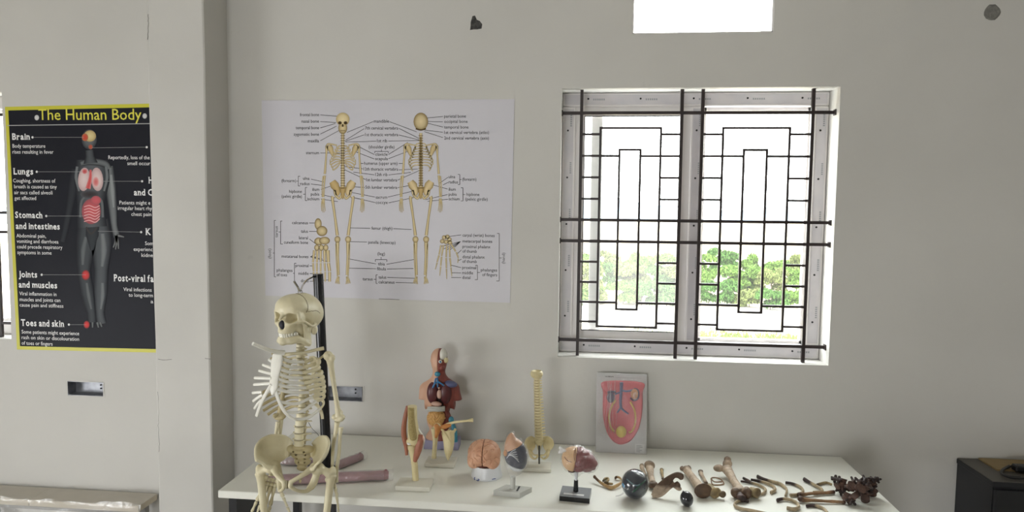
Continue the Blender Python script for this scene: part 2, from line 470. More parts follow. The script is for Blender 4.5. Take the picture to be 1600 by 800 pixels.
def put_text(g, s, x0, x1, yc, cap, y=-0.002, serif=False, bold=0.0, vertical=False):
    """writes s on the upright plane y; x0..x1, yc and cap height are where it stands in the photograph"""
    V, F = serif_text(s) if serif else glyph_mesh(s, bold)
    if vertical:                                # reads upwards; x0 = x, x1 = lower end, yc = upper end
        a, b = wall(x0, x1, y), wall(x0, yc, y); w = V[:, 0].max()-V[:, 0].min()
        k = (b[2]-a[2])/w; sz = cap/ppm(a)/0.72
        P = np.stack([a[0]-(V[:, 1]-0.25)*sz, np.full(len(V), y), a[2]+(V[:, 0]-V[:, 0].min())*k], 1)
    else:
        a, b = wall(x0, yc, y), wall(x1, yc, y)
        w = V[:, 0].max()-V[:, 0].min(); k = (b[0]-a[0])/w; sz = cap/ppm(a)/0.72; zc = (a[2]+b[2])/2
        P = np.stack([a[0]+(V[:, 0]-V[:, 0].min())*k, np.full(len(V), y), zc+(V[:, 1]-0.29)*sz], 1)
    g.add(P, F)
def poly_px(g, pts, y, col):                    # flat printed patch on the plane y
    P = [wall(p[0], p[1], y) for p in pts]; c = np.mean(P, 0); n = len(P)
    g.add(P+[c], [[i, (i+1) % n, n] for i in range(n)], np.tile(lin(col), (n+1, 1)))
def stroke(g, pts, w, y, mid, edge=None, k=5):
    """printed brush stroke of varying width with darker edges, on the plane y"""
    P = cr(pts, k); W = np.full(len(P), w) if np.isscalar(w) else crr(w, len(P))
    Tn = np.gradient(P, axis=0); Tn /= np.linalg.norm(Tn, axis=1)[:, None]+1e-9; N = np.stack([-Tn[:, 1], Tn[:, 0]], 1)
    edge = edge or mid; cm, ce = np.array(lin(mid)), np.array(lin(edge)); V = []; C = []; F = []
    for i in range(len(P)):
        for q, c in ((-1, ce), (-0.45, cm*0.8+ce*0.2), (0, cm), (0.45, cm*0.8+ce*0.2), (1, ce)):
            p = P[i]+N[i]*W[i]/2*q; V.append(wall(p[0], p[1], y)); C.append(c)
    for i in range(len(P)-1):
        for j in range(4): a = i*5+j; F.append([a, a+1, a+6, a+5])
    g.add(V, F, np.array(C))
def blob(g, cx, cy, rx_, ry_, y, mid, edge, n=18, ang=0.0):
    """printed oval shading from mid to edge"""
    V = [wall(cx, cy, y)]; C = [lin(mid)]; F = []
    for q, f in ((0.6, 0.35), (1.0, 1.0)):
        for k in range(n):
            a = 2*math.pi*k/n; dx, dy = rx_*q*math.cos(a), ry_*q*math.sin(a)
            V.append(wall(cx+dx*math.cos(ang)-dy*math.sin(ang), cy+dx*math.sin(ang)+dy*math.cos(ang), y))
            C.append(tuple(np.array(lin(mid))*(1-f)+np.array(lin(edge))*f))
    for k in range(n):
        k2 = (k+1) % n; F += [[0, 1+k, 1+k2], [1+k, 1+n+k, 1+n+k2, 1+k2]]
    g.add(V, F, np.array(C))
# ------------------------------------------------------------------ the room
RX0, RX1, RY0, RH = -4.2, 3.1, -7.0, 3.15
WT = 0.20                                       # wall thickness
def holed(axis, pos, thick, u0, u1, z0, z1, holes):
    """upright wall with rectangular openings: axis 'y' runs along x, axis 'x' runs along y"""
    us = sorted({u0, u1, *[h[0] for h in holes], *[h[1] for h in holes]}); zs = sorted({z0, z1, *[h[2] for h in holes], *[h[3] for h in holes]})
    solid = {}
    for i in range(len(us)-1):
        for j in range(len(zs)-1):
            cu, cz = (us[i]+us[i+1])/2, (zs[j]+zs[j+1])/2
            solid[i, j] = not any(h[0] < cu < h[1] and h[2] < cz < h[3] for h in holes)
    g = G(); P = []; ix = {}
    def v(i, j, k):
        if (i, j, k) not in ix:
            ix[i, j, k] = len(P); t = pos+(thick if k else 0)
            P.append((us[i], t, zs[j]) if axis == 'y' else (t, us[i], zs[j]))
        return ix[i, j, k]
    Fc = []
    for (i, j), so in solid.items():
        if not so: continue
        Fc.append([v(i, j, 0), v(i+1, j, 0), v(i+1, j+1, 0), v(i, j+1, 0)]); Fc.append([v(i, j, 1), v(i, j+1, 1), v(i+1, j+1, 1), v(i+1, j, 1)])
        for di, dj, e in ((-1, 0, ((i, j), (i, j+1))), (1, 0, ((i+1, j), (i+1, j+1))), (0, -1, ((i, j), (i+1, j))), (0, 1, ((i, j+1), (i+1, j+1)))):
            if not solid.get((i+di, j+dj), False): (a, b), (c, d) = e; Fc.append([v(a, b, 0), v(c, d, 0), v(c, d, 1), v(a, b, 1)])
    return g.add(P, Fc)
WIN = (-0.080, 1.074, 1.143, 2.317)             # window over the table: x0, x1, z0, z1
WIN2 = (-3.86, -2.705, 1.143, 2.317)            # window in the left bay
VENT = (0.215, 0.795, 2.542, 2.98)
CUT1 = tuple(np.array([wall(105, 607)[0], wall(162, 607)[0], wall(133, 619)[2], wall(133, 596)[2]]))
CUT2 = tuple(np.array([wall(506, 615)[0], wall(567, 615)[0], wall(540, 627)[2], wall(540, 603)[2]]))
struct('wall_back', holed('y', 0.0, WT, RX0-WT, RX1+WT, 0, RH, [WIN, WIN2, VENT, CUT1, CUT2]), 'wall_paint', smooth=False)
struct('wall_left', holed('x', RX0-WT, WT, RY0, 0, 0, RH, [LEFT_OPEN]), 'wall_paint', smooth=False)
struct('wall_right', G().box((RX1, RY0, 0), (RX1+WT, 0, RH)), 'wall_paint', smooth=False)
struct('wall_front', holed('y', RY0-WT, WT, RX0-WT, RX1+WT, 0, RH, [REAR_OPEN]), 'wall_paint', smooth=False)
struct('floor', G().box((RX0-WT, RY0-WT, -0.15), (RX1+WT, WT, 0)), 'floor_tile', smooth=False)
struct('ceiling', G().box((RX0-WT, RY0-WT, RH), (RX1+WT, WT, RH+0.15)), 'ceiling_paint', smooth=False)
# pillar of the back wall: slightly uneven hand-plastered edges
gp = G(); zs = np.linspace(0, RH, 22); X0, X1, YF = -1.846, -1.592, -0.186
P = []; Fp = []
for i, z in enumerate(zs):
    w = lambda s: 0.0022*noise.noise((s*7.1, z*3.1, 0.3))
    P += [(X0+w(1), 0.0, z), (X0+w(1), YF+w(2), z), (X0+0.006+w(1), YF-0.004+w(2), z), (X1-0.006+w(3), YF-0.004+w(4), z), (X1+w(3), YF+w(4), z), (X1+w(5), 0.0, z)]
    if i:
        for k in range(5): a = (i-1)*6+k; Fp.append([a, a+1, a+7, a+6])
pil = struct('pillar', gp.add(P, Fp), 'pillar_paint', sharp=12)
# hairline cracks in its plaster
for pts in ([(231.5, 22), (232, 40), (231, 62)], [(247, 612), (248, 640), (247.5, 665), (249, 690), (248.5, 706)], [(247, 561), (256, 562.5), (268, 561.5)], [(320, 560), (329, 561)]):
    g = G(); g.tube([wall(x, y, YF-.0042)+np.array([.002*random.uniform(-1, 1), 0, 0]) for x, y in cr(pts, 5)], .0011, 5); g.build('plaster_crack', 'cement', pil)
# loose chips of plaster and plugged holes
def patch(name, px, py, pts, m, label, cat, y=-0.0005, depth=0.004):
    c = wall(px, py); g = G(); s = ppm(c)
    ring = [(c[0]+x/s, c[2]-z/s) for x, z in pts]; n = len(ring)
    V = [(x, 0.0005, z) for x, z in ring]+[(c[0]+(x-c[0])*0.8, -depth*random.uniform(0.5, 1), c[2]+(z-c[2])*0.8) for x, z in ring]+[(c[0], -depth*0.6, c[2])]
    F = [[i, (i+1) % n, n+(i+1) % n, n+i] for i in range(n)]+[[n+i, n+(i+1) % n, 2*n] for i in range(n)]
    return tag(g.add(V, F).build(name, m, org=tuple(c), smooth=False), label, cat)
patch('plaster_hole', 743, 37, [(-8, -2), (-5, -12), (-1, -13), (2, -6), (7, -4), (11, 1), (10, 8), (4, 9), (-3, 9), (-9, 10), (-8, 4)], 'cement_dark',
      'small ragged dark chipped hole in the wall above the skeleton chart', 'hole')
patch('plugged_hole', 1550, 19, [(13*math.cos(a)*random.uniform(0.88, 1.05), 13*math.sin(a)*random.uniform(0.88, 1.05)) for a in np.linspace(0, 6.28, 17)[:-1]], 'cement',
      'round grey cement plug high on the wall, right of the window', 'hole')
# electrical back boxes let into the wall
def back_box(c, label, proud):
    x0, x1, z0, z1 = c; b = thing('electrical_back_box', label, 'socket box', ((x0+x1)/2, 0, z0), 'empty metal socket boxes')
    e = 0.002; y0, y1 = -proud, 0.055
    G().box((x0+e, y1-0.003, z0+e), (x1-e, y1, z1-e)).build('back_plate', 'back_box_metal', b)
    for lo, hi in (((x0+e, y0, z0+e), (x0+2*e, y1, z1-e)), ((x1-2*e, y0, z0+e), (x1-e, y1, z1-e)), ((x0+e, y0, z0+e), (x1-e, y1, z0+2*e)), ((x0+e, y0, z1-2*e), (x1-e, y1, z1-e))):
        G().box(lo, hi).build('box_side', 'back_box_metal', b)
    for fx, fz in ((0.62, 0.86), (0.72, 0.86), (0.72, 0.6), (0.72, 0.36)):
        x, z = x0+(x1-x0)*fx, z0+(z1-z0)*fz
        G().tube([(x, y1-0.006, z), (x, y1-0.003, z)], 0.004, 8).build('knockout_hole', 'hole_dark', b)
    # torn plaster lip round the box
    g = G(); n = 44; V = []; F = []
    for i in range(n):
        t = i/n*4; k = int(t); f = t-k
        p = [(x0+(x1-x0)*f, z0), (x1, z0+(z1-z0)*f), (x1-(x1-x0)*f, z1), (x0, z1-(z1-z0)*f)][k]
        cx, cz = (x0+x1)/2, (z0+z1)/2; d = np.array([p[0]-cx, p[1]-cz]); d /= np.linalg.norm(d)
        o = random.uniform(0.002, 0.009)
        V += [(p[0]-d[0]*0.003, -0.001, p[1]-d[1]*0.003), (p[0]+d[0]*o, -0.0016, p[1]+d[1]*o)]
    for i in range(n): a = 2*i; c2 = 2*((i+1) % n); F.append([a, a+1, c2+1, c2])
    g.add(V, F).build('plaster_lip', 'wall_paint', b, smooth=False)
back_box(CUT1, 'empty dark metal socket box sunk in the wall under the black poster', 0.0)
back_box(CUT2, 'empty dark metal socket box behind the skeleton, right of its black pole', 0.004)

# ------------------------------------------------------------------ windows
FY = 0.115                                      # face of the window frame behind the wall face
def window(W, name, marks=True):
    x0, x1, z0, z1 = W; w = bpy.data.objects.new(name, None); COL.objects.link(w); w['kind'] = 'structure'
    w.location = (x0, 0, z0); ORG[w.name] = (x0, 0, z0)
    fw = 0.062; xm = x0+0.492*(x1-x0)
    y0, y1 = FY, FY+0.065
    # outer frame
    for nm, lo, hi in (('frame_rail', (x0, y0, z0), (x1, y1, z0+fw)), ('frame_rail', (x0, y0, z1-fw), (x1, y1, z1)),
                       ('frame_stile', (x0, y0, z0+fw), (x0+fw, y1, z1-fw)), ('frame_stile', (x1-fw, y0, z0+fw), (x1, y1, z1-fw)),
                       ('mullion', (xm, y0-0.004, z0+fw), (xm+0.058, y1, z1-fw))):
        f = G().box(lo, hi, bevel=0.004).build(nm, 'upvc', w)
        if marks:                               # protective tape with its print and fixing screws
            lo = np.array(lo); hi = np.array(hi); hor = (hi[0]-lo[0]) > (hi[2]-lo[2]); c = (lo+hi)/2
            if hor: t = G().box((lo[0]+0.01, lo[1]-0.0012, c[2]-0.022), (hi[0]-0.01, lo[1]+0.001, c[2]+0.022))
            else: t = G().box((c[0]-0.021, lo[1]-0.0012, lo[2]+0.01), (c[0]+0.021, lo[1]+0.001, hi[2]-0.01))
            t.build('protective_tape', 'film_tape', f, smooth=False)
            gs = G(); gm = G(); L = (hi[0]-lo[0]) if hor else (hi[2]-lo[2]); k = 5
            for i in range(k):
                q = (i+0.5)/k*L
                p = (lo[0]+q, lo[1]-0.003, c[2]+0.004) if hor else (c[0]-0.004, lo[1]-0.003, lo[2]+q)
                gs.tube([p, (p[0], p[1]+0.004, p[2])], 0.0045, 8)
                for j in range(6):              # small worn print beside each screw
                    a, b = (0.022+0.009*j, -0.003) if hor else (0.010, 0.022+0.009*j)
                    gm.box((p[0]+a, lo[1]-0.0016, p[2]+b-0.004), (p[0]+a+(0.006 if hor else 0.008), lo[1]-0.001, p[2]+b+(0.004 if hor else 0.002)))
            gs.build('screw', 'hole_dark', f); gm.build('tape_print', 'ink_grey', f, smooth=False)
    # sliding sash on the left, a second one behind it on the right
    sx0, sx1 = x0+fw-0.003, xm+0.004; sz0, sz1 = z0+fw-0.003, z1-fw+0.003; sw = 0.042
    s = G()
    s.box((sx0, y0+0.008, sz0), (sx1, y0+0.032, sz0+sw)).box((sx0, y0+0.008, sz1-sw), (sx1, y0+0.032, sz1))
    s.box((sx0, y0+0.008, sz0+sw), (sx0+sw, y0+0.032, sz1-sw)).box((sx1-sw, y0+0.008, sz0+sw), (sx1, y0+0.032, sz1-sw))
    sash = s.build('sash', 'upvc', w, smooth=False)
    s = G(); e = 0.0035
    for lo, hi in (((sx0+sw, sz0+sw), (sx1-sw, sz0+sw+e)), ((sx0+sw, sz1-sw-e), (sx1-sw, sz1-sw)), ((sx0+sw, sz0+sw), (sx0+sw+e, sz1-sw)), ((sx1-sw-e, sz0+sw), (sx1-sw, sz1-sw))):
        s.box((lo[0], y0+0.006, lo[1]), (hi[0], y0+0.012, hi[1]))
    s.build('glazing_bead', 'hole_dark', sash, smooth=False)
    G().box((sx0+sw, y0+0.018, sz0+sw), (sx1-sw, y0+0.021, sz1-sw)).build('pane', 'dusty_glare_glass', sash, smooth=False)
    G().box((sx0+0.075, y0+0.040, sz0+0.01), (sx0+0.125, y0+0.060, sz1-0.01)).build('rear_sash_stile', 'upvc', w, smooth=False)
    rx0_, rx1_ = xm+0.058, x1-fw
    s = G(); q = 0.014
    s.box((rx0_, y0+0.036, z0+fw), (rx1_, y0+0.06, z0+fw+q)).box((rx0_, y0+0.036, z1-fw-q), (rx1_, y0+0.06, z1-fw))
    s.box((rx0_, y0+0.036, z0+fw), (rx0_+q, y0+0.06, z1-fw)).box((rx1_-q, y0+0.036, z0+fw), (rx1_, y0+0.06, z1-fw))
    s2 = s.build('sash', 'upvc', w, smooth=False)
    G().box((rx0_+q, y0+0.046, z0+fw+q), (rx1_-q, y0+0.049, z1-fw-q)).build('pane', 'clear_glass', s2, smooth=False)
    return w, sash
def glass(name, haze):
    m = bpy.data.materials.new(name); m.use_nodes = True; MATS[name] = m; nt = m.node_tree; n = nt.nodes; l = nt.links
    n.remove(n['Principled BSDF']); tr = n.new('ShaderNodeBsdfTransparent'); tr.inputs[0].default_value = (0.97, 0.99, 0.98, 1)
    tl = n.new('ShaderNodeBsdfTranslucent'); tl.inputs[0].default_value = (0.9, 0.9, 0.9, 1)
    gl = n.new('ShaderNodeBsdfGlossy'); gl.inputs['Roughness'].default_value = 0.02
    a = n.new('ShaderNodeMixShader'); a.inputs[0].default_value = haze; l.new(tr.outputs[0], a.inputs[1]); l.new(tl.outputs[0], a.inputs[2])
    b = n.new('ShaderNodeMixShader'); b.inputs[0].default_value = 0.04; l.new(a.outputs[0], b.inputs[1]); l.new(gl.outputs[0], b.inputs[2])
    l.new(b.outputs[0], n['Material Output'].inputs[0])
glass('clear_glass', 0.009); glass('dusty_glare_glass', 0.035)  # milkiness also puts outdoor haze and glare into the panes
mat('label_grey', (170, 174, 176), 0.6, var=0.15, scale=40)
w1, sash1 = window(WIN, 'window_1')
for a, b, c, d in ((969, 482, 995, 497), (1013, 478, 1037, 515)):   # torn paper labels on the dusty pane
    p, q = wall(a, d, FY+0.017), wall(c, b, FY+0.017)
    G().box((p[0], FY+0.0165, p[2]), (q[0], FY+0.0175, q[2])).build('paper_label', 'milky_film', sash1, smooth=False)
window(WIN2, 'window_2', marks=False)
wv = G()
for lo, hi in (((VENT[0], 0.004, VENT[2]), (VENT[1], 0.03, VENT[2]+0.006)), ((VENT[0], 0.004, VENT[3]-0.006), (VENT[1], 0.03, VENT[3])),
               ((VENT[0], 0.004, VENT[2]), (VENT[0]+0.006, 0.03, VENT[3])), ((VENT[1]-0.006, 0.004, VENT[2]), (VENT[1], 0.03, VENT[3]))): wv.box(lo, hi)
wv = struct('window_3', wv, 'upvc', smooth=False)
G().box((VENT[0]+0.006, 0.010, VENT[2]+0.006), (VENT[1]-0.006, 0.013, VENT[3]-0.006)).build('pane', 'dusty_glare_glass', wv, smooth=False)  # milky flush pane stands in for the glare that hides the reveal

# security grille let into the reveal; positions read on its own plane
GY = 0.045
def grille(W, label, full=True):
    x0, x1, z0, z1 = W; t = thing('window_grille', label, 'grille', (x0, GY, z0), 'brown window grilles')
    b = 0.0049
    def vbar(x, za, zb, n='grille_bar', r=b): G().box((x-r, GY-r, za), (x+r, GY+r, zb)).build(n, 'grille_paint', t, smooth=False)
    def hbar(z, xa, xb, n='grille_bar', r=b): G().box((xa, GY-r*0.9, z-r), (xb, GY+r*0.9, z+r)).build(n, 'grille_paint', t, smooth=False)
    def cx(u): return x0+u*(x1-x0)
    def cz(v): return z1-v*(z1-z0)
    V = [0.075, 0.448, 0.524, 0.920]; H = [0.085, 0.482, 0.562, 0.940]
    for u in V: vbar(cx(u), z0-0.006, z1+0.006, r=0.0068)
    for v in H:
        hbar(cz(v), x0-0.006, x1+0.006, r=0.0066)
        for xx in (x0+0.001, x1-0.001): G().box((xx-0.004, GY-0.012, cz(v)-0.012), (xx+0.004, GY+0.012, cz(v)+0.012)).build('wall_flange', 'grille_paint', t, smooth=False)
    for a, d in ((V[0], V[1]), (V[2], V[3])):
        w = d-a; A0, A1 = a+0.195*w, a+0.800*w; B0, B1 = a+0.39*w, a+0.60*w
        ta, tb = 0.140, 0.885; ua, ub = 0.220, 0.818
        for u in (A0, A1): vbar(cx(u), cz(tb), cz(ta))
        for u in (B0, B1): vbar(cx(u), cz(ub), cz(ua))
        hbar(cz(ta), cx(A0)-b, cx(A1)+b); hbar(cz(tb), cx(A0)-b, cx(A1)+b); hbar(cz(ua), cx(B0)-b, cx(B1)+b); hbar(cz(ub), cx(B0)-b, cx(B1)+b)
        for v in (0.163, 0.243, 0.323, 0.403, 0.640, 0.717, 0.793, 0.868):
            long_ = v in (0.243, 0.793)
            hbar(cz(v), cx(a), cx(B0 if long_ else A0)); hbar(cz(v), cx(B1 if long_ else A1), cx(d))
    return t
grille(WIN, 'dark brown welded security grille in the window over the table')
grille(WIN2, 'dark brown grille of the window left of the black poster')

# ------------------------------------------------------------------ outside
mat('dry_ground', (150, 138, 116), 0.9, col2=(132, 120, 96), scale=0.15, detail=6)
mat('lane', (158, 152, 142), 0.9, var=0.03, scale=0.4)
mat('grass_green', (84, 100, 44), 0.9, col2=(110, 118, 64), scale=0.8)
mat('leaf_light', (78, 102, 44), 0.8, spec=0.1, var=0.18, scale=1.2)
mat('leaf_mid', (60, 88, 40), 0.8, spec=0.1, var=0.2, scale=1.2)
mat('leaf_olive', (90, 98, 56), 0.8, spec=0.1, var=0.2, scale=1.2)
mat('bark', (80, 68, 54), 0.9, var=0.2, scale=5)
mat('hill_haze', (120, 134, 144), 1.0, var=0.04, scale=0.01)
GZ = -3.6
tag(G().add([(-120, 3, GZ), (160, 3, GZ), (160, 400, GZ), (-120, 400, GZ)], [[0, 1, 2, 3]]).build('ground', 'dry_ground', smooth=False), kind='structure')
gl_ = G(); V = []; F = []
for i, x in enumerate(np.linspace(-120, 160, 60)): w = 0.6*math.sin(i*0.7); V += [(x, 29+w, GZ+0.02), (x, 36+0.6*w, GZ+0.02)]
for i in range(59): F.append([2*i, 2*i+2, 2*i+3, 2*i+1])
tag(gl_.add(V, F).build('lane', 'lane', smooth=False), kind='structure')
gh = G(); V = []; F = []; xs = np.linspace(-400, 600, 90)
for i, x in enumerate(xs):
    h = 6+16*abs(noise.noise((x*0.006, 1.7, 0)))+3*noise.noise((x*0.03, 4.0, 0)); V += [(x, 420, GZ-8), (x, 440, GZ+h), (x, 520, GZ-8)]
for i in range(89):
    for k in (0, 1): F.append([3*i+k, 3*i+3+k, 3*i+4+k, 3*i+1+k])
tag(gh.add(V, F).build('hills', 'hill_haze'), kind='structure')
def leaf_cloud(seed, n, blobs, size):
    """leaves scattered over a few rounded masses; crown of unit size"""
    rg = np.random.RandomState(seed); g = G(); V = []; F = []
    for i in range(n):
        c, r = blobs[rg.randint(len(blobs))]
        d = rg.normal(size=3); d /= np.linalg.norm(d); d[2] = abs(d[2])*0.9-0.25*rg.rand()
        p = np.array(c)+d*np.array(r)*rg.uniform(0.75, 1.08)
        a = rg.normal(size=3); a /= np.linalg.norm(a); b = np.cross(a, rg.normal(size=3)); b /= np.linalg.norm(b)+1e-9
        s = size*rg.uniform(0.6, 1.4); k = len(V)
        V += [p-a*s, p+b*s*0.5, p+a*s, p-b*s*0.5]; F.append([k, k+1, k+2, k+3])
    return g.add(V, F)
crowns = []
rg = np.random.RandomState(3)
for s in range(4):
    bl = [((rg.uniform(-0.6, 0.6), rg.uniform(-0.4, 0.4), rg.uniform(0.05, 0.72)), (rg.uniform(0.3, 0.5), rg.uniform(0.3, 0.5), rg.uniform(0.18, 0.32))) for _ in range(11)]
    crowns.append(leaf_cloud(s, 3600, bl, 0.075).mesh('foliage', smooth=False))
trunk = G().tube([(0, 0, 0), (0.03, 0, 0.2), (-0.03, 0.02, 0.5)], [0.05, 0.04, 0.02], 6)
for a in range(4): trunk.tube([(0, 0, 0.2), (0.3*math.cos(a*1.6), 0.2*math.sin(a*1.6), 0.55)], [0.03, 0.01], 5)
trunk = trunk.mesh('trunk')
leafs = ['leaf_light', 'leaf_mid', 'leaf_olive']
variants = {}
TREES = []
# (pixel column, distance, height, half width, kind)
for row, (dist, cnt, hlo, hhi) in enumerate(((37, 12, 1.2, 1.6), (44, 11, 1.7, 2.1), (53, 9, 1.9, 2.6))):
    for i in range(cnt):
        px = 905+(1300-905)*(i+rg.uniform(-0.2, 0.2)+0.4*(row % 2))/cnt
        TREES.append((px, dist+rg.uniform(-2, 2), rg.uniform(hlo, hhi), rg.uniform(1.0, 1.5)*(1+row*0.2), rg.randint(3), rg.randint(4), row))
rownames = ('low bush at the edge of the lane', 'mid-height bushy tree behind the lane bushes', 'taller hazy tree in the back row')
tonename = ('light green', 'deep green', 'olive green')
ordn = ('first', 'second', 'third', 'fourth', 'fifth', 'sixth', 'seventh', 'eighth', 'ninth', 'tenth', 'eleventh', 'twelfth')
rowpos = {}
for i, (px, y, h, w, tone, cr_, row) in enumerate(TREES):
    rowpos[row] = rowpos.get(row, -1)+1
    p = wall(px, 470, y); b = thing('bushy_tree' if row else 'lane_bush', '', 'tree' if row else 'bush', (p[0], y, GZ), ('bushes along the lane', 'trees behind the bushes', 'trees of the back row')[row])
    b['label'] = f'{tonename[tone]} {rownames[row]}, {ordn[rowpos[row]]} from the left'
    k = (cr_, tone)
    if k not in variants: variants[k] = crowns[cr_].copy(); variants[k].materials.clear(); variants[k].materials.append(MATS[leafs[tone]])
    link('foliage', variants[k], None, b, (p[0], y, GZ), (0, 0, rg.uniform(0, 6)), (w, w*0.8, h))
    link('trunk', trunk, 'bark', b, (p[0], y, GZ), (0, 0, rg.uniform(0, 6)), (w*0.5, w*0.5, h))
gg = G(); V = []; F = []
for i in range(2600):
    x, y = rg.uniform(2, 16), 26.2+rg.normal()*0.7; z = GZ; a = rg.uniform(0, 6.3); h = rg.uniform(0.08, 0.25); k = len(V)
    V += [(x-0.05*math.cos(a), y-0.05*math.sin(a), z), (x+0.05*math.cos(a), y+0.05*math.sin(a), z), (x+rg.uniform(-.05, .05), y, z+h)]; F.append([k, k+1, k+2])
tag(gg.add(V, F).build('verge_grass', 'grass_green', smooth=False), 'patchy green grass verge in front of the lane outside', 'grass', kind='stuff')
# ------------------------------------------------------------------ skeleton chart on the back wall
def chart():
    tl, tr, br, bl = wall(409, 157), wall(804, 155), wall(797, 473), wall(415, 462)
    c = (tl+tr+bl+br)/4; t = thing('skeleton_chart', 'large white wall chart of a labelled human skeleton, front and back views', 'poster', (c[0], 0, bl[2]))
    n, m = 26, 20; V = []; F = []
    for k in (0, 1):
        for j in range(m+1):
            for i in range(n+1):
                a, b = i/n, j/m; p = (tl*(1-a)+tr*a)*(1-b)+(bl*(1-a)+br*a)*b
                V.append((p[0], -0.0012-(0.0008 if k == 0 else 0), p[2]))
    def id_(k, i, j): return k*(n+1)*(m+1)+j*(n+1)+i
    for j in range(m):
        for i in range(n): F.append([id_(0, i, j), id_(0, i+1, j), id_(0, i+1, j+1), id_(0, i, j+1)]); F.append([id_(1, i, j), id_(1, i, j+1), id_(1, i+1, j+1), id_(1, i+1, j)])
    edge = [(i, 0) for i in range(n)]+[(n, j) for j in range(m)]+[(i, m) for i in range(n, 0, -1)]+[(0, j) for j in range(m, 0, -1)]
    for a, b in zip(edge, edge[1:]+edge[:1]): F.append([id_(0, *a), id_(1, *a), id_(1, *b), id_(0, *b)])
    G().add(V, F).build('sheet', 'poster_vinyl', t)
    Y = -0.0026
    # ---- lettering
    g = G()
    labels = [('frontal bone', 468.6, 498.4, 179.4), ('nasal bone', 471.2, 498.4, 189.6), ('temporal bone', 462, 498.4, 199.8), ('zygomatic bone', 458.8, 498.4, 210),
        ('maxilla', 481, 498.4, 220.4), ('sternum', 478.2, 498.4, 239), ('(forearm)', 440, 462.6, 282.6), ('ulna', 473.4, 483.6, 279), ('radius', 469, 483.6, 287.2),
        ('hipbone', 451.8, 471.6, 299.4), ('(pelvic girdle)', 440, 471.6, 307), ('ilium', 488, 498.8, 296.2), ('pubis', 485.6, 498.8, 303.6), ('ischium', 480, 498.8, 311),
        ('mandible', 584, 608, 189.6), ('7th cervical vertebra', 570.4, 622, 200.4), ('1st thoracic vertebra', 570.4, 622, 210.6), ('1st rib', 589, 605, 220.2),
        ('(shoulder girdle)', 576, 616.4, 229.8), ('clavicle', 586.4, 605.6, 241.4), ('scapula', 586.4, 606, 248.2), ('humerus (upper arm)', 569, 621, 255.5),
        ('12th thoracic vertebra', 568, 622, 264.5), ('12th rib', 586.4, 605.6, 273), ('1st lumbar vertebra', 572, 620.4, 281.4), ('5th lumbar vertebra', 571, 620.4, 293),
        ('sacrum', 587, 605, 308.4), ('coccyx', 587, 606, 316.6),
        ('parietal bone', 694, 728, 181.8), ('occipital bone', 694, 730.6, 190), ('temporal bone', 694, 732, 198.8), ('1st cervical vertebra (atlas)', 694, 764, 207.2),
        ('2nd cervical vertebra (axis)', 694, 764, 216), ('ulna', 701, 711.2, 276.4), ('radius', 701, 715.6, 284.6), ('(forearm)', 722.4, 744.4, 280.4),
        ('ilium', 701, 712, 296), ('pubis', 701, 713.4, 303.8), ('ischium', 701, 718, 311), ('hipbone', 729, 749, 304), ('(pelvic girdle)', 727, 762, 311.4),
        ('calcaneus', 456.3, 481.2, 348.3), ('talus', 470.1, 481.2, 361.6), ('lateral', 467, 481.2, 371.8), ('cuneiform bone', 443.6, 481.2, 379),
        ('metatarsal bones', 440, 481.8, 401), ('proximal', 461.6, 482.2, 415.2), ('middle', 466.3, 482.2, 427.5), ('distal', 470, 482.2, 439),
        ('phalanges', 432.3, 457, 422.6), ('of toes', 432.3, 448.5, 429.6), ('femur (thigh)', 580.5, 613, 357), ('patella (kneecap)', 575.5, 618, 379),
        ('(leg)', 589.8, 601.5, 396.7), ('tibia', 590.6, 601.2, 412.6), ('fibula', 589, 603, 420.3), ('tarsus', 566.6, 582.3, 436.2), ('talus', 591.5, 603.5, 433.4), ('calcaneus', 591.5, 616.5, 441),
        ('carpal (wrist) bones', 722.6, 772.8, 368), ('metacarpal bones', 722.6, 769, 377.2), ('proximal phalanx', 722.6, 766.2, 385.7), ('of thumb', 722.6, 745, 392.9),
        ('distal phalanx', 722.6, 757.3, 401.8), ('of thumb', 722.6, 745, 408.8), ('proximal', 722.2, 744, 418.4), ('middle', 722.2, 739.2, 426.5), ('distal', 722.2, 735, 433.9),
        ('phalanges', 751.3, 776.8, 422.2), ('of fingers', 753.4, 776.8, 429.6)]
    for s, a, b, y in labels: put_text(g, s, a, b, y, 5.0, Y, bold=0.006)
    for s, x, lo, hi in (('tarsus', 432.4, 371, 353.5), ('(foot)', 421.8, 404, 388.5), ('(hand)', 787, 412, 395)): put_text(g, s, x, lo, hi, 5.0, Y, vertical=True)
    g.build('lettering', 'ink_black', t, smooth=False)['kind'] = 'stuff'
    # ---- pointer lines, brackets and a drawn tear-edge shadow
    g = G()
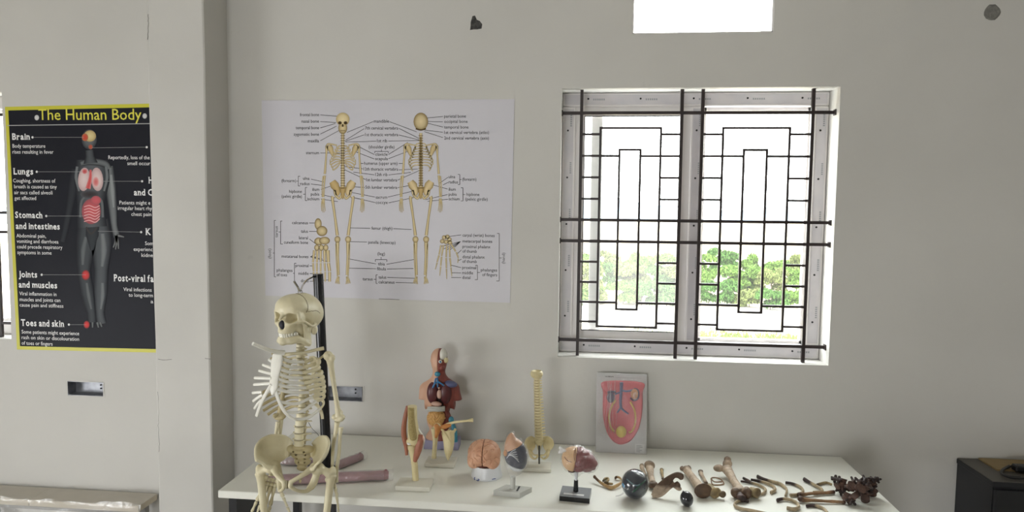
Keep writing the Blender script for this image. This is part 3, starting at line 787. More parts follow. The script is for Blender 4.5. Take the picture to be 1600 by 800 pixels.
    lines = [[(500.5, 179.6), (533, 182)], [(500.5, 190), (525, 191.5)], [(500.5, 200), (524, 193)], [(500.5, 209.5), (526, 197)], [(500.5, 220), (533, 202)], [(500.5, 239), (536, 239.2)],
        [(583, 190), (542, 207)], [(569, 201), (540, 219)], [(569, 210.6), (539, 221)], [(588, 220.6), (540, 222)], [(585, 241.6), (556, 227)], [(585, 248.5), (554, 236.6)],
        [(568, 255.4), (562, 255.4)], [(567, 264), (537, 260)], [(585, 273.2), (552, 269)], [(571, 280.6), (538, 265)], [(570, 293), (537, 290.6)], [(586, 308), (541, 299)], [(586, 316.5), (545, 307)],
        [(486, 280), (507, 284.6)], [(486, 287.6), (505, 289.8)], [(501.5, 296), (516, 291)], [(501.5, 303.8), (524, 309)], [(501.5, 311), (528, 315)],
        [(609, 190.3), (651, 206)], [(623, 200.5), (654, 216)], [(623, 210.8), (656, 219)], [(606.5, 220.4), (657, 219.6)], [(607, 241.5), (637, 222.6)], [(607, 248), (640, 235.4)], [(623, 255.4), (629, 255.4)],
        [(623, 265.4), (653, 264)], [(607, 273.4), (642, 269.4)], [(621, 281.6), (654, 267)], [(621, 293.4), (652, 287.6)], [(606, 308), (648, 298)], [(607, 317), (650, 308)],
        [(692, 182), (664, 184.6)], [(692, 190.4), (659, 189.6)], [(692, 198.6), (668, 192.4)], [(692, 206.6), (663, 203.2)], [(692, 215), (663, 205.6)], [(700, 277), (686, 287)], [(700, 285), (692, 289)],
        [(699.5, 295.4), (673, 288)], [(699.5, 304), (665, 312)], [(700, 311.4), (668, 314.5)],
        [(483, 348.4), (494, 348.4)], [(483, 361.6), (502, 361.6)], [(483.5, 373.5), (498.5, 385)], [(485, 401.4), (493, 396.8)], [(485, 401.4), (494, 401.4)], [(485, 401.4), (504, 404.6)], [(485, 401.4), (513, 409)],
        [(484, 415.4), (490, 415.4)], [(484, 427.6), (490, 427.6)], [(484, 439.4), (490, 439.4)], [(504, 438), (515, 437.4)], [(578.5, 356.8), (546, 356)], [(573.5, 378.2), (545, 377.6)],
        [(587.5, 412.4), (544.5, 404.4)], [(587.5, 420), (545, 419)], [(614.6, 357.4), (643, 358.6)], [(604, 413), (647, 405.5)], [(604.5, 420.4), (646, 419.6)], [(605, 433.4), (648, 435)], [(618, 441.4), (648, 442.2)],
        [(720.5, 367), (702, 369.5)], [(719.5, 377.4), (687, 385.5)], [(719.5, 377.4), (692, 389.6)], [(719.5, 377.4), (698, 390.4)], [(719.5, 377.4), (703.5, 390)], [(719.5, 377.4), (711, 386)],
        [(721, 390.5), (715, 396)], [(721, 405), (715.5, 407.6)], [(720.5, 418.2), (705, 414.4)], [(720.5, 426.4), (706, 426.2)], [(720.5, 433.8), (705, 433.6)],
        # brackets
        [(469, 275.4), (466, 275.4), (466, 290.6), (469, 290.6)], [(466, 283), (463.6, 283)], [(480, 293), (477, 293), (477, 313.4), (480, 313.4)], [(477, 303.4), (473.6, 303.4)],
        [(585.6, 239.4), (585.6, 236.6), (606.4, 236.6), (606.4, 239.4)], [(596, 236.6), (596, 233.6)], [(715.4, 272.6), (718.4, 272.6), (718.4, 288.4), (715.4, 288.4)], [(718.4, 280.6), (721, 280.6)],
        [(720, 293.4), (723.4, 293.4), (723.4, 314), (720, 314)], [(723.4, 304), (727, 304)],
        [(431, 344.4), (428.6, 344.4), (428.6, 432.6), (431.4, 432.6)], [(428.6, 395.4), (426.4, 395.4)], [(441, 345.4), (438.4, 345.4), (438.4, 381.2), (442, 381.2)], [(438.4, 362.4), (435.4, 362.4)],
        [(463, 411.4), (460, 411.4), (460, 439.4)], [(460, 427), (457.8, 427)], [(586.4, 409), (586.4, 405.6), (604.4, 405.6), (604.4, 409)], [(595.4, 405.6), (595.4, 401.4)],
        [(590, 429.4), (587.6, 429.4), (587.6, 443), (590, 443)], [(587.6, 436.4), (584, 436.4)], [(776.6, 364.8), (780, 364.8), (780, 439), (775.6, 439)], [(780, 403), (784, 403)],
        [(742.6, 414.6), (746, 414.6), (746, 437), (742, 437)], [(746, 425.8), (750, 425.8)]]
    for L in lines: 
        for a, b in zip(L[:-1], L[1:]): stroke(g, [a, b], 0.75, Y, (60, 58, 58), k=1)
    stroke(g, [(592, 467), (608, 467.4), (624, 468.2)], 0.7, Y, (96, 92, 88), k=1)  # shadow of a torn sheet edge, drawn as a dark stroke
    g.build('pointers_and_tear_shadow', 'print', t, smooth=False, colors=True)['kind'] = 'stuff'
    # ---- the drawn skeletons
    g = G(); A, E, D = (222, 205, 160), (140, 118, 76), (92, 74, 44)
    def figure(cx, back=False):
        Y1, Y2, Y3 = Y-0.0001, Y-0.0002, Y-0.0003
        def st(p, w, a=A, e=E, y=Y1): stroke(g, [(cx+x, q) for x, q in p], w, y, a, e)
        for s in (-1, 1):
            st([(s*9, 227), (s*22, 225), (s*25, 229)], [2, 3, 4])                     # clavicle
            st([(s*22, 228), (s*19, 233), (s*15, 245)], [9, 9, 2.5], (212, 192, 146), (170, 148, 102))                          # shoulder blade
            st([(s*25, 228), (s*26, 245), (s*28, 272)], [4.5, 2.6, 3.6])              # upper arm
            st([(s*28, 274), (s*29, 290), (s*30, 308)], [3.6, 2, 2.6]); st([(s*30.5, 275), (s*32, 290), (s*32, 308)], [2, 1.6, 2])
            for k in range(4): st([(s*(29+k*0.9), 310), (s*(28.5+k*1.6), 320), (s*(28+k*2-1), 333-abs(k-1.5)*2)], [1.8, 1.2, 0.8], y=Y1-k*.00006)
            for k in range(9):                                                         # ribs
                yy = 227+k*4.2; w = 9+min(k, 5)*2.0-max(0, k-6)*2
                if back: st([(0, yy-3), (s*w*0.7, yy-2), (s*w, yy+3), (s*w*0.8, yy+7)], [1.6, 1.9, 1.8, 1.2], y=Y2)
                else: st([(s*3, yy+(2 if k < 5 else -(k-5)*3+2)), (s*w*0.6, yy+1), (s*w, yy+5), (s*(w+0.6), yy+1)], [1.5, 2, 2, 1.4], y=Y2)
            st([(s*16.5, 283.5), (s*12.5, 290), (s*8, 299), (s*9, 305)], [10, 14, 8, 6], (226, 205, 160) if s > 0 or back else (205, 178, 124), (166, 142, 94), Y2)   # hip
            st([(s*13, 297), (s*11, 305), (s*5, 310), (s*2, 304)], [4, 4, 4, 3], y=Y2)
            st([(s*15, 307), (s*16, 312), (s*12, 340), (s*8.5, 368)], [6, 4.4, 3.6, 5], y=Y1)   # thigh
            blob(g, cx+s*8.3, 374, 4.6, 5.2, Y2, A, E)
            st([(s*8.3, 378), (s*7.5, 400), (s*6.4, 430)], [6, 3.2, 3.4], y=Y1); st([(s*10.6, 381), (s*10.2, 405), (s*8.2, 432)], [2, 1.5, 2], y=Y1)
            for k in range(4): st([(s*(6+k*.5), 432), (s*(6+k*1.4), 438), (s*(5+k*2.2), 444-k*0.4)], [2.0, 1.6, 1.2], y=Y2-k*.00006)
        st([(0, 208), (0, 228), (0, 262), (0, 298)], [4.4, 4.6, 5, 6], y=Y2)          # spine
        for k in range(22): st([(-3.6, 212+k*3.9), (3.6, 212+k*3.9)], 1.1, E, D, Y3)
        st([(0, 292), (0, 300), (0, 311)], [12, 8, 2], (200, 172, 116), E, Y3)
        if back:
            blob(g, cx, 190, 11.4, 14, Y3, (232, 214, 170), E); st([(-8, 201), (0, 203), (8, 201)], 2.4, D, D, Y3-0.0001)
            st([(0, 214), (0, 250), (0, 290)], 1.6, D, E, Y3-0.0001)
        else:
            st([(0, 228), (0, 240), (0, 258)], [5, 4, 2], (214, 196, 150), E, Y3)
            blob(g, cx, 200, 7, 9.6, Y3, (226, 208, 162), E); blob(g, cx, 186.5, 10.6, 10.6, Y3-.0001, (236, 220, 176), (190, 168, 120))
            for s in (-1, 1): blob(g, cx+s*4.4, 192, 3, 2.6, Y3-0.0002, (52, 40, 28), (110, 90, 60))
            st([(0, 194), (0, 198)], [2, 3], (60, 46, 32), D, Y3-0.0002); st([(-4, 204), (4, 204)], 1.0, E, D, Y3-0.0002)
    figure(535.5); figure(657.5, True)
    # foot and hand drawings
    def st(p, w, a=A, e=E, y=Y-0.0001): stroke(g, p, w, y, a, e)
    blob(g, 497, 350, 5.5, 9, Y-0.0001, A, E); blob(g, 503, 361, 8.5, 8, Y-0.0002, A, E); blob(g, 507, 376, 8.5, 6, Y-0.0003, A, E); blob(g, 498, 377, 7, 6, Y-0.0002, A, E)
    for x in (495, 502, 509): blob(g, x, 387, 4, 5, Y-0.0003, A, E)
    for i, (xa, xb, xc) in enumerate(((491, 489, 490), (496, 495, 495), (501, 501, 501), (507, 507, 508), (512, 513, 515))):
        w = 3 if i < 4 else 5
        st([(xa, 391), (xb, 410)], [w+1, w]); st([(xb, 411), (xc, 424)], [w, w-0.4]); st([(xc, 425), (xc, 440)], [w-0.3, w-0.8])
    for x, y in ((694, 371), (699, 370), (702, 374), (691, 377), (697, 378), (703, 379)): blob(g, x, y, 3.6, 3.4, Y-0.0002, A, E)
    for xa, xb, xc, ya, yb in ((689, 686, 680, 398, 421), (693, 690, 687, 400, 431), (698, 697, 698, 402, 436), (702, 703, 706, 402, 432)):
        st([(xa, 383), (xb, ya)], [2.6, 2.2]); st([(xb, ya+1), ((xb+xc)/2, (ya+yb)/2)], [2.6, 2]); st([((xb+xc)/2, (ya+yb)/2+1), (xc, yb)], [2.2, 1])
    st([(704, 380), (712, 393)], [2.6, 2.4]); st([(713, 394), (716, 403)], [2.4, 2]); st([(716, 404), (715, 411)], [2, 1])
    g.build('skeleton_drawing', 'print', t, smooth=False, colors=True)['kind'] = 'stuff'
chart()

# ------------------------------------------------------------------ black poster in the left bay
def black_poster():
    xr = -1.842
    tl, bl = wall(8, 167), wall(27, 546); tr, br = np.array([xr, 0, 2.2615]), np.array([xr, 0, 1.103])
    t = thing('human_body_poster', 'black poster with a yellow border and an anatomical figure, partly behind the pillar', 'poster', ((tl[0]+xr)/2, 0, bl[2]))
    def quad(e, y):
        a, b, c, d = tl+[e, 0, -e], tr+[-e, 0, -e], br+[-e, 0, e], bl+[e, 0, e]
        F = [[0, 1, 2, 3], [4, 7, 6, 5], [0, 4, 5, 1], [1, 5, 6, 2], [2, 6, 7, 3], [3, 7, 4, 0]]
        return G().add([(p[0], y, p[2]) for p in (a, b, c, d)]+[(p[0], -0.0004, p[2]) for p in (a, b, c, d)], F)
    quad(0, -0.0015).build('border', 'poster_yellow', t, smooth=False); quad(0.017, -0.0022).build('sheet', 'poster_black', t, smooth=False)
    Y = -0.0034
    g = G(); put_text(g, 'The Human Body', 60, 221, 180, 17.5, Y, bold=0.004); g.build('title', 'title_yellow', t, smooth=False)['kind'] = 'stuff'
    g = G(); U = lambda u, v: (u*0.5128, 150+v*0.5125)
    for s, u0, u1, v, c in (('Brain', 37, 92, 125, 10), ('Lungs', 40, 101, 231, 10), ('Stomach', 46, 130, 364, 10), ('and intestines', 48, 182, 398, 10), ('Joints', 57, 113, 545, 10),
                         ('and muscles', 57, 174, 577, 10), ('Toes and skin', 64, 196, 694, 10.5), ('H', 452, 466, 258, 10), ('and C', 408, 466, 295, 10), ('K', 443, 460, 415, 10.5), ('Post-viral fat', 346, 478, 557, 11)):
        a = U(u0, v); b = U(u1, v); put_text(g, s, a[0], b[0], a[1], c, Y, serif=True)
    g.build('headings', 'ink_white', t, smooth=False)['kind'] = 'stuff'
    g = G()
    for s, u0, u1, v in (('Body temperature', 38, 138, 153), ('rises resulting in fever', 38, 163, 171), ('Coughing, shortness of', 40, 169, 259), ('breath is caused as tiny', 43, 173, 277), ('air sacs called alveoli', 43, 160, 295),
            ('get affected', 44, 110, 312), ('Abdominal pain,', 50, 140, 427), ('vomiting and diarrhoea', 51, 178, 444), ('could precede respiratory', 52, 190, 461), ('symptoms in some', 53, 157, 478),
            ('Viral inflammation in', 59, 172, 604), ('muscles and joints can', 60, 184, 622), ('cause pain and stiffness', 60, 193, 639), ('Some patients might experience', 66, 241, 722), ('rash on skin or discolouration', 66, 241, 739), ('of toes or fingers', 66, 160, 755),
            ('Reportedly, loss of the', 330, 456, 188), ('smell occur', 388, 458, 206), ('Patients might e', 364, 458, 326), ('irregular heart rhy', 359, 463, 343), ('chest pain', 400, 461, 361), ('Som', 442, 467, 450), ('experienc', 407, 465, 468),
            ('kidne', 431, 466, 486), ('Viral infections', 376, 462, 591), ('to long-term', 392, 466, 608), ('a', 459, 467, 627)):
        a = U(u0, v); b = U(u1, v); put_text(g, s, a[0], b[0], a[1], 6.0, Y, bold=0.004)
    g.build('lettering', 'ink_white', t, smooth=False)['kind'] = 'stuff'
    g = G()
    for u, v, r in ((112, 66, 7), (441, 61, 7)): blob(g, *U(u, v), r*0.51, r*0.6, Y, (215, 215, 215), (190, 190, 190))
    stroke(g, [U(22, 90), U(470, 84)], 1.3, Y, (170, 170, 170), k=2)
    for (u0, v0), (u1, v1) in (((99, 126), (255, 126)), ((112, 231), (250, 231)), ((141, 366), (270, 366)), ((127, 545), (262, 545)), ((210, 697), (262, 697)), ((447, 156), (280, 158)), ((433, 260), (312, 260)), ((430, 415), (298, 412))):
        stroke(g, [U(u0, v0), U(u1, v1)], 0.6, Y-0.0011, (150, 150, 150), k=1); blob(g, *U(u0, v0), 1.7, 1.8, Y-0.0011, (240, 240, 240), (230, 230, 230))
    g.build('rules_and_dots', 'print', t, smooth=False, colors=True)['kind'] = 'stuff'
    # the figure: grey body shaded towards dark edges
    g = G(); K = (30, 31, 38); m1, m2 = (104, 108, 112), (74, 78, 82)
    def st(p, w, a=m1, e=K, y=Y): stroke(g, [U(*q) for q in p], [k*0.51 for k in w], y, a, e)
    st([(272, 380), (262, 450), (256, 530), (266, 600), (278, 660), (280, 690)], [70, 62, 40, 42, 26, 26], (74, 78, 82)); st([(296, 380), (308, 450), (308, 530), (306, 600), (304, 660), (310, 695)], [70, 66, 42, 42, 26, 30], (90, 94, 98)); st([(282, 392), (281, 425), (280, 470)], [40, 40, 10], (58, 62, 66), (44, 47, 52), Y-.00015)
    st([(262, 430), (254, 470), (252, 515)], [12, 16, 8], (104, 108, 110), (76, 80, 84), Y-.0001); st([(312, 420), (316, 470), (311, 520)], [14, 20, 10], (122, 126, 128), (88, 92, 96), Y-.0001)
    st([(264, 570), (270, 610), (278, 650)], [8, 12, 6], (104, 108, 110), (78, 82, 86), Y-.0001); st([(312, 570), (312, 610), (307, 650)], [10, 14, 6], (120, 124, 126), (86, 90, 94), Y-.0001)
    st([(233, 225), (222, 280), (210, 350), (196, 420), (190, 445)], [34, 30, 22, 18, 16], (52, 55, 60))
    st([(328, 215), (337, 280), (344, 350), (348, 395), (356, 430)], [36, 34, 26, 20, 22], (120, 124, 126))
    for k, (u, v) in enumerate(((345, 462), (352, 468), (361, 466), (378, 430))): st([(354, 425), ((354+u)/2+2, (425+v)/2), (u, v)], [9, 7, 4], (128, 130, 130), K, Y-0.0001)
    st([(281, 195), (280, 260), (276, 330), (280, 400)], [100, 108, 84, 92], (92, 96, 100), K, Y-0.0002)
    st([(246, 206), (276, 200), (318, 206), (332, 222)], [16, 22, 22, 18], (110, 114, 116), K, Y-0.0003)
    for s_ in (-1, 1):
        st([(279+s_*44, 215), (279+s_*47, 250), (279+s_*38, 290)], [8, 10, 6], (118, 122, 124), (90, 94, 98), Y-.00035); st([(279+s_*8, 300), (279+s_*30, 320), (279+s_*34, 370)], [4, 8, 8], (106, 110, 112), (88, 92, 96), Y-.00035)
    st([(338, 240), (342, 290), (346, 340)], [8, 14, 6], (146, 150, 150), (116, 120, 122), Y-.0001)
    st([(272, 165), (274, 185), (276, 205)], [26, 28, 44], (84, 88, 92), K, Y-0.0004)
    blob(g, *U(272, 132), 12, 16, Y-0.0005, (112, 116, 118), (54, 57, 62))
    blob(g, *U(274, 122), 9.5, 9, Y-0.0006, (222, 206, 150), (176, 150, 104)); blob(g, *U(259, 126), 5, 6, Y-0.0007, (205, 70, 56), (170, 110, 76)); blob(g, *U(276, 155), 3.6, 4, Y-0.0007, (196, 84, 60), (120, 100, 90))
    for s, u in ((-1, 256), (1, 296)): blob(g, *U(u, 254), 9.4, 18.5, Y-0.0006, (226, 206, 204), (190, 160, 160), ang=s*-0.08)
    blob(g, *U(258, 230), 4, 4, Y-0.0007, (196, 70, 74), (214, 150, 150)); st([(276, 225), (275, 250), (268, 282)], [6, 10, 16], (206, 84, 84), (214, 140, 140), Y-0.0007); blob(g, *U(292, 262), 5, 8, Y-0.0007, (212, 104, 104), (222, 180, 178))
    blob(g, *U(274, 300), 15, 6, Y-0.0006, (60, 52, 54), (84, 84, 88))
    blob(g, *U(278, 352), 15, 20, Y-0.0007, (206, 92, 98), (150, 84, 90)); blob(g, *U(292, 318), 8, 7, Y-0.0008, (206, 96, 104), (170, 90, 96))
    for k in range(6): st([(256, 338+k*9), (272, 334+k*9), (290, 340+k*9), (304, 334+k*8)], [3, 4, 4, 3], (228, 178, 178), (206, 110, 112), Y-0.0009)
    st([(262, 400), (278, 420), (296, 400)], [6, 8, 6], (66, 62, 62), (60, 60, 64), Y-0.0006)
    for u, v, r in ((261, 546, 8), (264, 697, 6)): blob(g, *U(u, v), r*0.8, r, Y-0.001, (226, 74, 74), (110, 60, 62))
    for a, b in (((282, 690), (282, 706)), ((305, 690), (310, 704)), ((296, 690), (300, 706))): st([a, b], [8, 5], (118, 122, 122), K, Y-0.0004)
    g.build('figure_print', 'print', t, smooth=False, colors=True)['kind'] = 'stuff'
black_poster()
# ------------------------------------------------------------------ the hanging skeleton
YS = -0.80                                      # depth of its spine, just clear of the table's front edge
SK = thing('skeleton_model', 'cream plastic life-size human skeleton hanging in front of the white table', 'skeleton', (wall(467, 700, YS)[0], YS, 0))
KS = 0.86
def sp(px, py, dy=0.0): return wall(px, py, YS+dy)

def skull():
    R = rz(math.radians(-17)); k = 0.885; c = sp(466, 488.5, -0.01)
    def warp(V):                                 # higher, shorter face under a full vault
        V = np.array(V, float); z = V[..., 2]; f = np.clip((.005-V[..., 1])/.055, 0, 1); f = f*f*(3-2*f)
        fr = np.interp(z, [-.15, -.106, -.066, -.034, -.011, .0, .05, .08], [-.124, -.078, -.034, -.008, .012, .020, .062, .088]); V[..., 2] = .925*(f*fr+(1-f)*np.where(z > 0, z*1.10, z*1.05)); return V
    def put(g): g.v = [warp(np.vstack(g.v))]; return g.move(R=R, t=c, k=k)
    s = SDF((-.085, -.125, -.125), (.085, .115, .085), 0.0023)
    s.u(s.ell((0, .012, .004), (.070, .089, .068))).u(s.ell((0, -.038, .010), (.057, .048, .052)), .03).u(s.ell((0, .058, -.018), (.054, .044, .046)), .03)
    s.u(s.ell((0, .02, -.045), (.046, .055, .028)), .02)
    for q in (-1, 1): s.cut(s.ell((q*.076, -.036, -.035), (.020, .028, .034)), .02)
    s.u(s.ell((0, -.060, -.066), (.038, .034, .034)), .015)
    s.u(s.cap((-.038, -.070, -.011), (.038, -.070, -.011), .0080), .016)
    s.u(s.ell((0, -.066, -.094), (.030, .028, .012)), .012)
    for q in (-1, 1):
        s.u(s.cap((q*.028, -.078, -.060), (q*.056, -.050, -.052), .011, .009), .012)
        s.u(s.cap((q*.054, -.054, -.050), (q*.052, -.062, -.012), .0062, .0058), .008)
        s.u(s.chain([(q*.058, -.046, -.052), (q*.069, -.012, -.050), (q*.064, .018, -.044)], [.0062, .0044, .006]), .006)
        s.u(s.ell((q*.052, .026, -.066), (.011, .015, .021)), .008)
    for q in (-1, 1): s.u(s.ell((q*.028, -.022, -.072), (.016, .032, .030)), .010)
    s.u(s.cap((0, -.082, -.016), (0, -.098, -.040), .007, .0055), .008)
    for q in (-1, 1): s.cut(s.ell((q*.0315, -.080, -.034), (.0215, .046, .0225), R=rz(q*0.10)), .004)
    for q in (-1, 1): s.u(s.ell((q*.052, -.044, -.034), (.0055, .020, .024)), .004)
    s.cut(s.ell((0, -.105, -.066), (.0145, .036, .0215)), .003)
    cran = put(s.g(1)); o = cran.build('cranium', 'bone_cream', SK, sharp=80)
    put(G().ell((0, -.078, -.065), (.0150, .018, .0225), 14, 10)).build('nasal_shade_plug', 'nasal_shade', o)  # dark plug puts the shade of the nose opening into colour
    # sutures laid on the vault
    bvh = BVHTree.FromPolygons([Vector(v) for v in np.vstack(cran.v)], cran.f)
    def seam(pts, rad):
        P = []
        for i, p in enumerate(cr(pts, 9)):
            p = np.array(p)+np.array([0, 0.0022*math.sin(i*2.3), 0.0018*math.cos(i*3.1)])
            w = c+k*(R @ warp(p)); h = bvh.find_nearest(Vector(w)); P.append(np.array(h[0]))
        return G().tube(P, rad, 5)
    seam([(0, -.012, .08), (.03, -.014, .07), (.055, -.02, .045), (.066, -.026, .015), (.064, -.03, -.006)], .0011).build('suture', 'suture', o)
    seam([(.066, -.026, .000), (.074, -.006, .010), (.08, .02, .010), (.078, .045, -.004)], .0007).build('suture', 'suture', o)
    seam([(0, -.012, .08), (0.002, .04, .08), (0.0, .09, .05)], .0006).build('suture', 'suture', o)
    # mandible
    s = SDF((-.065, -.10, -.155), (.065, .03, -.035), 0.0023)
    for q in (-1, 1):
        s.u(s.box((q*.049, -.010, -.088), (.0042, .0195, .036), .004, R=rx(0.12)), .004)
        s.u(s.cap((q*.052, .006, -.054), (q*.049, .002, -.072), .0055, .005), .006); s.u(s.cap((q*.050, -.018, -.058), (q*.049, -.014, -.072), .004, .006), .006)
        s.u(s.chain([(q*.048, -.004, -.120), (q*.042, -.040, -.128), (q*.026, -.072, -.131), (0, -.084, -.131)], [.0095, .0100, .0105, .0105]), .008)
        s.u(s.chain([(q*.044, -.020, -.117), (q*.036, -.052, -.118), (q*.022, -.074, -.119), (0, -.083, -.119)], [.008, .0085, .008, .008]), .008)
    s.u(s.ell((0, -.088, -.134), (.012, .006, .008)), .010)
    mand = put(s.g(1)).build('mandible', 'bone_cream', SK, sharp=80)
    for nm, zc, par, e in (('upper_teeth', -.1035, o, 1.0), ('lower_teeth', -.1095, mand, 0.97)):
        g = G()
        for i in range(14):
            a = (i-6.5)/6.5; x = .0315*math.sin(a*1.35)/math.sin(1.35)*e; y = -.090*e+.045*(1-math.cos(a*1.35))/(1-math.cos(1.35))*1.0
            w = .0038 if abs(a) < .5 else .0046
            g.box((x-w*.82, y-.0035, zc-.005), (x+w*.82, y+.0035, zc+.005), rotz=math.atan2(x, .06)*1.1, bevel=.0012)
        put(g).build(nm, 'tooth', par)
    return c+k*(R @ np.array([0, .012, .0735]))
skull_top = skull()

def vertebra(w, d, h, sl, tl, down):
    """body, arch with canal, side and rear spines; body front faces -y"""
    s = SDF((-w-tl-.006, -d-.006, -h-.03), (w+tl+.006, d*1.2+sl+.03, h+.012), .0024)
    b = np.maximum(np.sqrt((s.X/w)**2+(s.Y/d)**2)*min(w, d)-min(w, d)*(0.9+0.1*(s.Z/h)**2), np.abs(s.Z)-h)
    s.u(b)
    for q in (-1, 1):
        s.u(s.cap((q*w*.6, d*.6, h*.3), (q*w*.75, d*1.6, h*.2), .0042), .004); s.u(s.cap((q*w*.75, d*1.6, h*.2), (0, d*2.2, 0), .004), .004)
        s.u(s.cap((q*w*.75, d*1.5, h*.2), (q*(w+tl), d*1.8, h*.3), .0042, .0034), .004)
        s.u(s.cap((q*w*.65, d*1.6, -h*1.1), (q*w*.65, d*1.6, h*1.2), .0038), .004)
    s.u(s.cap((0, d*2.2, 0), (0, d*2.2+sl, -down), .0042, .0036), .004)
    return s.g(1)
VC = vertebra(.0105, .0075, .0055, .012, .010, .004).mesh('vertebra'); VT = vertebra(.0145, .012, .0088, .020, .014, .018).mesh('vertebra'); VL = vertebra(.021, .015, .0118, .020, .017, .004).mesh('vertebra')
for m_ in (VC, VT, VL): m_.materials.append(MATS['bone_cream'])
tor = math.radians(-20)
def chainpos(pts, n): P = cr(pts, 20); L = np.r_[0, np.cumsum(np.linalg.norm(np.diff(P, axis=0), axis=1))]; return np.stack([np.interp(np.linspace(0, L[-1], n), L, P[:, a]) for a in range(3)], 1)
spine_pts = [sp(468, 522, .012), sp(467, 540, .0), sp(467, 556, .012), sp(470, 580, .035), sp(472, 610, .045), sp(471, 640, .03), sp(468, 664, .008), sp(467, 692, .0)]
P = chainpos(spine_pts[:3], 7)
for i, p in enumerate(P): link('cervical_vertebra', VC, None, SK, p, (0, 0, tor), 0.9+0.03*i)
P = chainpos(spine_pts[2:6], 13)[1:]
TH = P
for i, p in enumerate(P): link('thoracic_vertebra', VT, None, SK, p, (math.radians(6-i), 0, tor*(1-i/24)), 0.72+0.018*i)
P = chainpos(spine_pts[5:], 6)[1:]
for i, p in enumerate(P): link('lumbar_vertebra', VL, None, SK, p, (math.radians(-4+2*i), 0, tor*(0.5-i/10)), 0.80+0.015*i)
dm = G().lathe((0, 0, 0), [(.017, -.003), (.0185, -.001), (.0185, .001), (.017, .003)], 14, 1, .75).mesh('intervertebral_disc')
for a, b in zip(P[:-1], P[1:]): link('intervertebral_disc', dm, 'disc_grey', SK, (a+b)/2, (0, 0, 0), 0.85)

# breastbone with the rib cartilages: white, free ends on the open side
R20 = rz(tor)
st_top, st_bot = sp(434, 556, -.055), sp(426, 612, -.085)
g = G()
pts = [st_top+[0, 0, .006], st_top*.8+st_bot*.2, st_top*.45+st_bot*.55, st_top*.15+st_bot*.85, st_bot, sp(424, 617, -.085)]
g.tube(cr(pts, 6), crr([.021, .025, .0185, .0205, .012, .0035], 31), 14, flat=.34, up=R20 @ np.array([0, -1, 0]))
sternum = remesh(g, .0022, 3).build('sternum', 'bone_white', SK)
def cart(pts, rad, nm='costal_cartilage', m='bone_white', fl=.6):
    G_ = G(); ctube(G_, pts, rad, 8, 6, flat=fl, up=(0, -1, 0.2)); return G_.build(nm, m, SK)
stubs = [((420, 562), (432, 569)), ((410.5, 570), (427, 575.5)), ((404.5, 579), (426, 584.5)), ((397.5, 590.5), (424, 591)), ((396.5, 601), (423, 599)), ((394.5, 614), (409, 612.5)), ((395.5, 627), (410, 617)), ((397.5, 638.5), (408.5, 625))]
for i, (a, b) in enumerate(stubs):
    d = -.075 if i > 2 else -.06
    pa, pb = sp(*a, d+.025), sp(*b, d)
    cart([pa, pa*.5+pb*.5+np.array([0, -.004, .001]), pb], [.0046, .0050, .0052])
cart([sp(424, 601, -.083), sp(414, 618, -.08), sp(407, 633, -.07), sp(401, 650, -.055)], [.006, .0066, .0062, .0064])
cart([sp(429, 603, -.083), sp(435, 624, -.085), sp(446, 645, -.075), sp(462, 657, -.055)], [.006, .0066, .006, .005])
# the closed side: ten ribs from the spine round to the cartilages
def torso_pt(base, v): return base+R20 @ (np.array(v)*KS)
for i in range(11):
    b = TH[min(i, 11)]+R20 @ np.array([0.008, .012, 0])
    w = [.036, .056, .076, .094, .102, .107, .108, .106, .100, .090, .072][i]; d = [.045, .066, .084, .098, .106, .110, .110, .106, .096, .080, .05][i]
    tgt = st_top*(1-(i+.3)/7)+st_bot*((i+.3)/7)+R20 @ np.array([.010, -.002, 0]) if i < 7 else [sp(437, 628, -.082), sp(446, 645, -.073), sp(458, 655, -.057), sp(470, 660, 0)][i-7]
    drop = max(.006, (b[2]-tgt[2])/KS-[.0, .0, .002, .004, .006, .010, .014, .02, .024, .02, .0][i]); end = [150, 150, 148, 145, 142, 138, 132, 125, 115, 100, 70][i]
    pts = []
    for t in np.linspace(0, 1, 13):
        a = math.radians(12+(end-12)*t); y = .022-d*0.5*(1-math.cos(a))*1.12+.022*math.sin(a)
        pts.append(torso_pt(b, (w*math.sin(a)*.93, y, -drop*(t**1.2)+(.006*math.sin(math.pi*t)))))
    r = [.0038 if i else .0045]*len(pts)
    g = G(); g.tube(cr(pts, 2), crr([.0036, .0036, .0038, .0038, .0036, .0034], 25), 8, flat=1.75, up=(0, 0, 1))
    g.build('rib', 'bone_cream', SK)
    e = pts[-1]
    if i < 7:
        cart([e, e*.5+tgt*.5+np.array([0, -.010, -.003]), tgt], [.0050, .0055, .0055])
    elif i < 10:
        cart([e, e*.5+tgt*.5+np.array([.004, -.008, -.012]), tgt], [.0048, .0054, .0052])
# open side: lower ribs left on the spine, sagging behind
for i in range(6, 12):
    b = TH[i]+R20 @ np.array([-.008, .014, 0]); j = i-6
    e = sp([405, 407, 409, 411, 418, 428][j], [616, 624, 633, 642, 648, 652][j], .06)
    m1 = b*.66+e*.34+np.array([-.010, .035, .008]); m2 = b*.3+e*.7+np.array([-.012, .025, .004])
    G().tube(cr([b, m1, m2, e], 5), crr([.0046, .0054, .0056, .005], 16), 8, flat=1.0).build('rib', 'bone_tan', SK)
for i in range(0, 5):                           # short upper ribs behind the breastbone
    b = TH[i]+R20 @ np.array([-.008, .012, 0]); e = sp(446-3*i, 566+8*i, .05)
    G().tube(cr([b, b*.5+e*.5+np.array([-.006, .018, .006]), e], 6), .0046, 8).build('rib', 'bone_cream', SK)

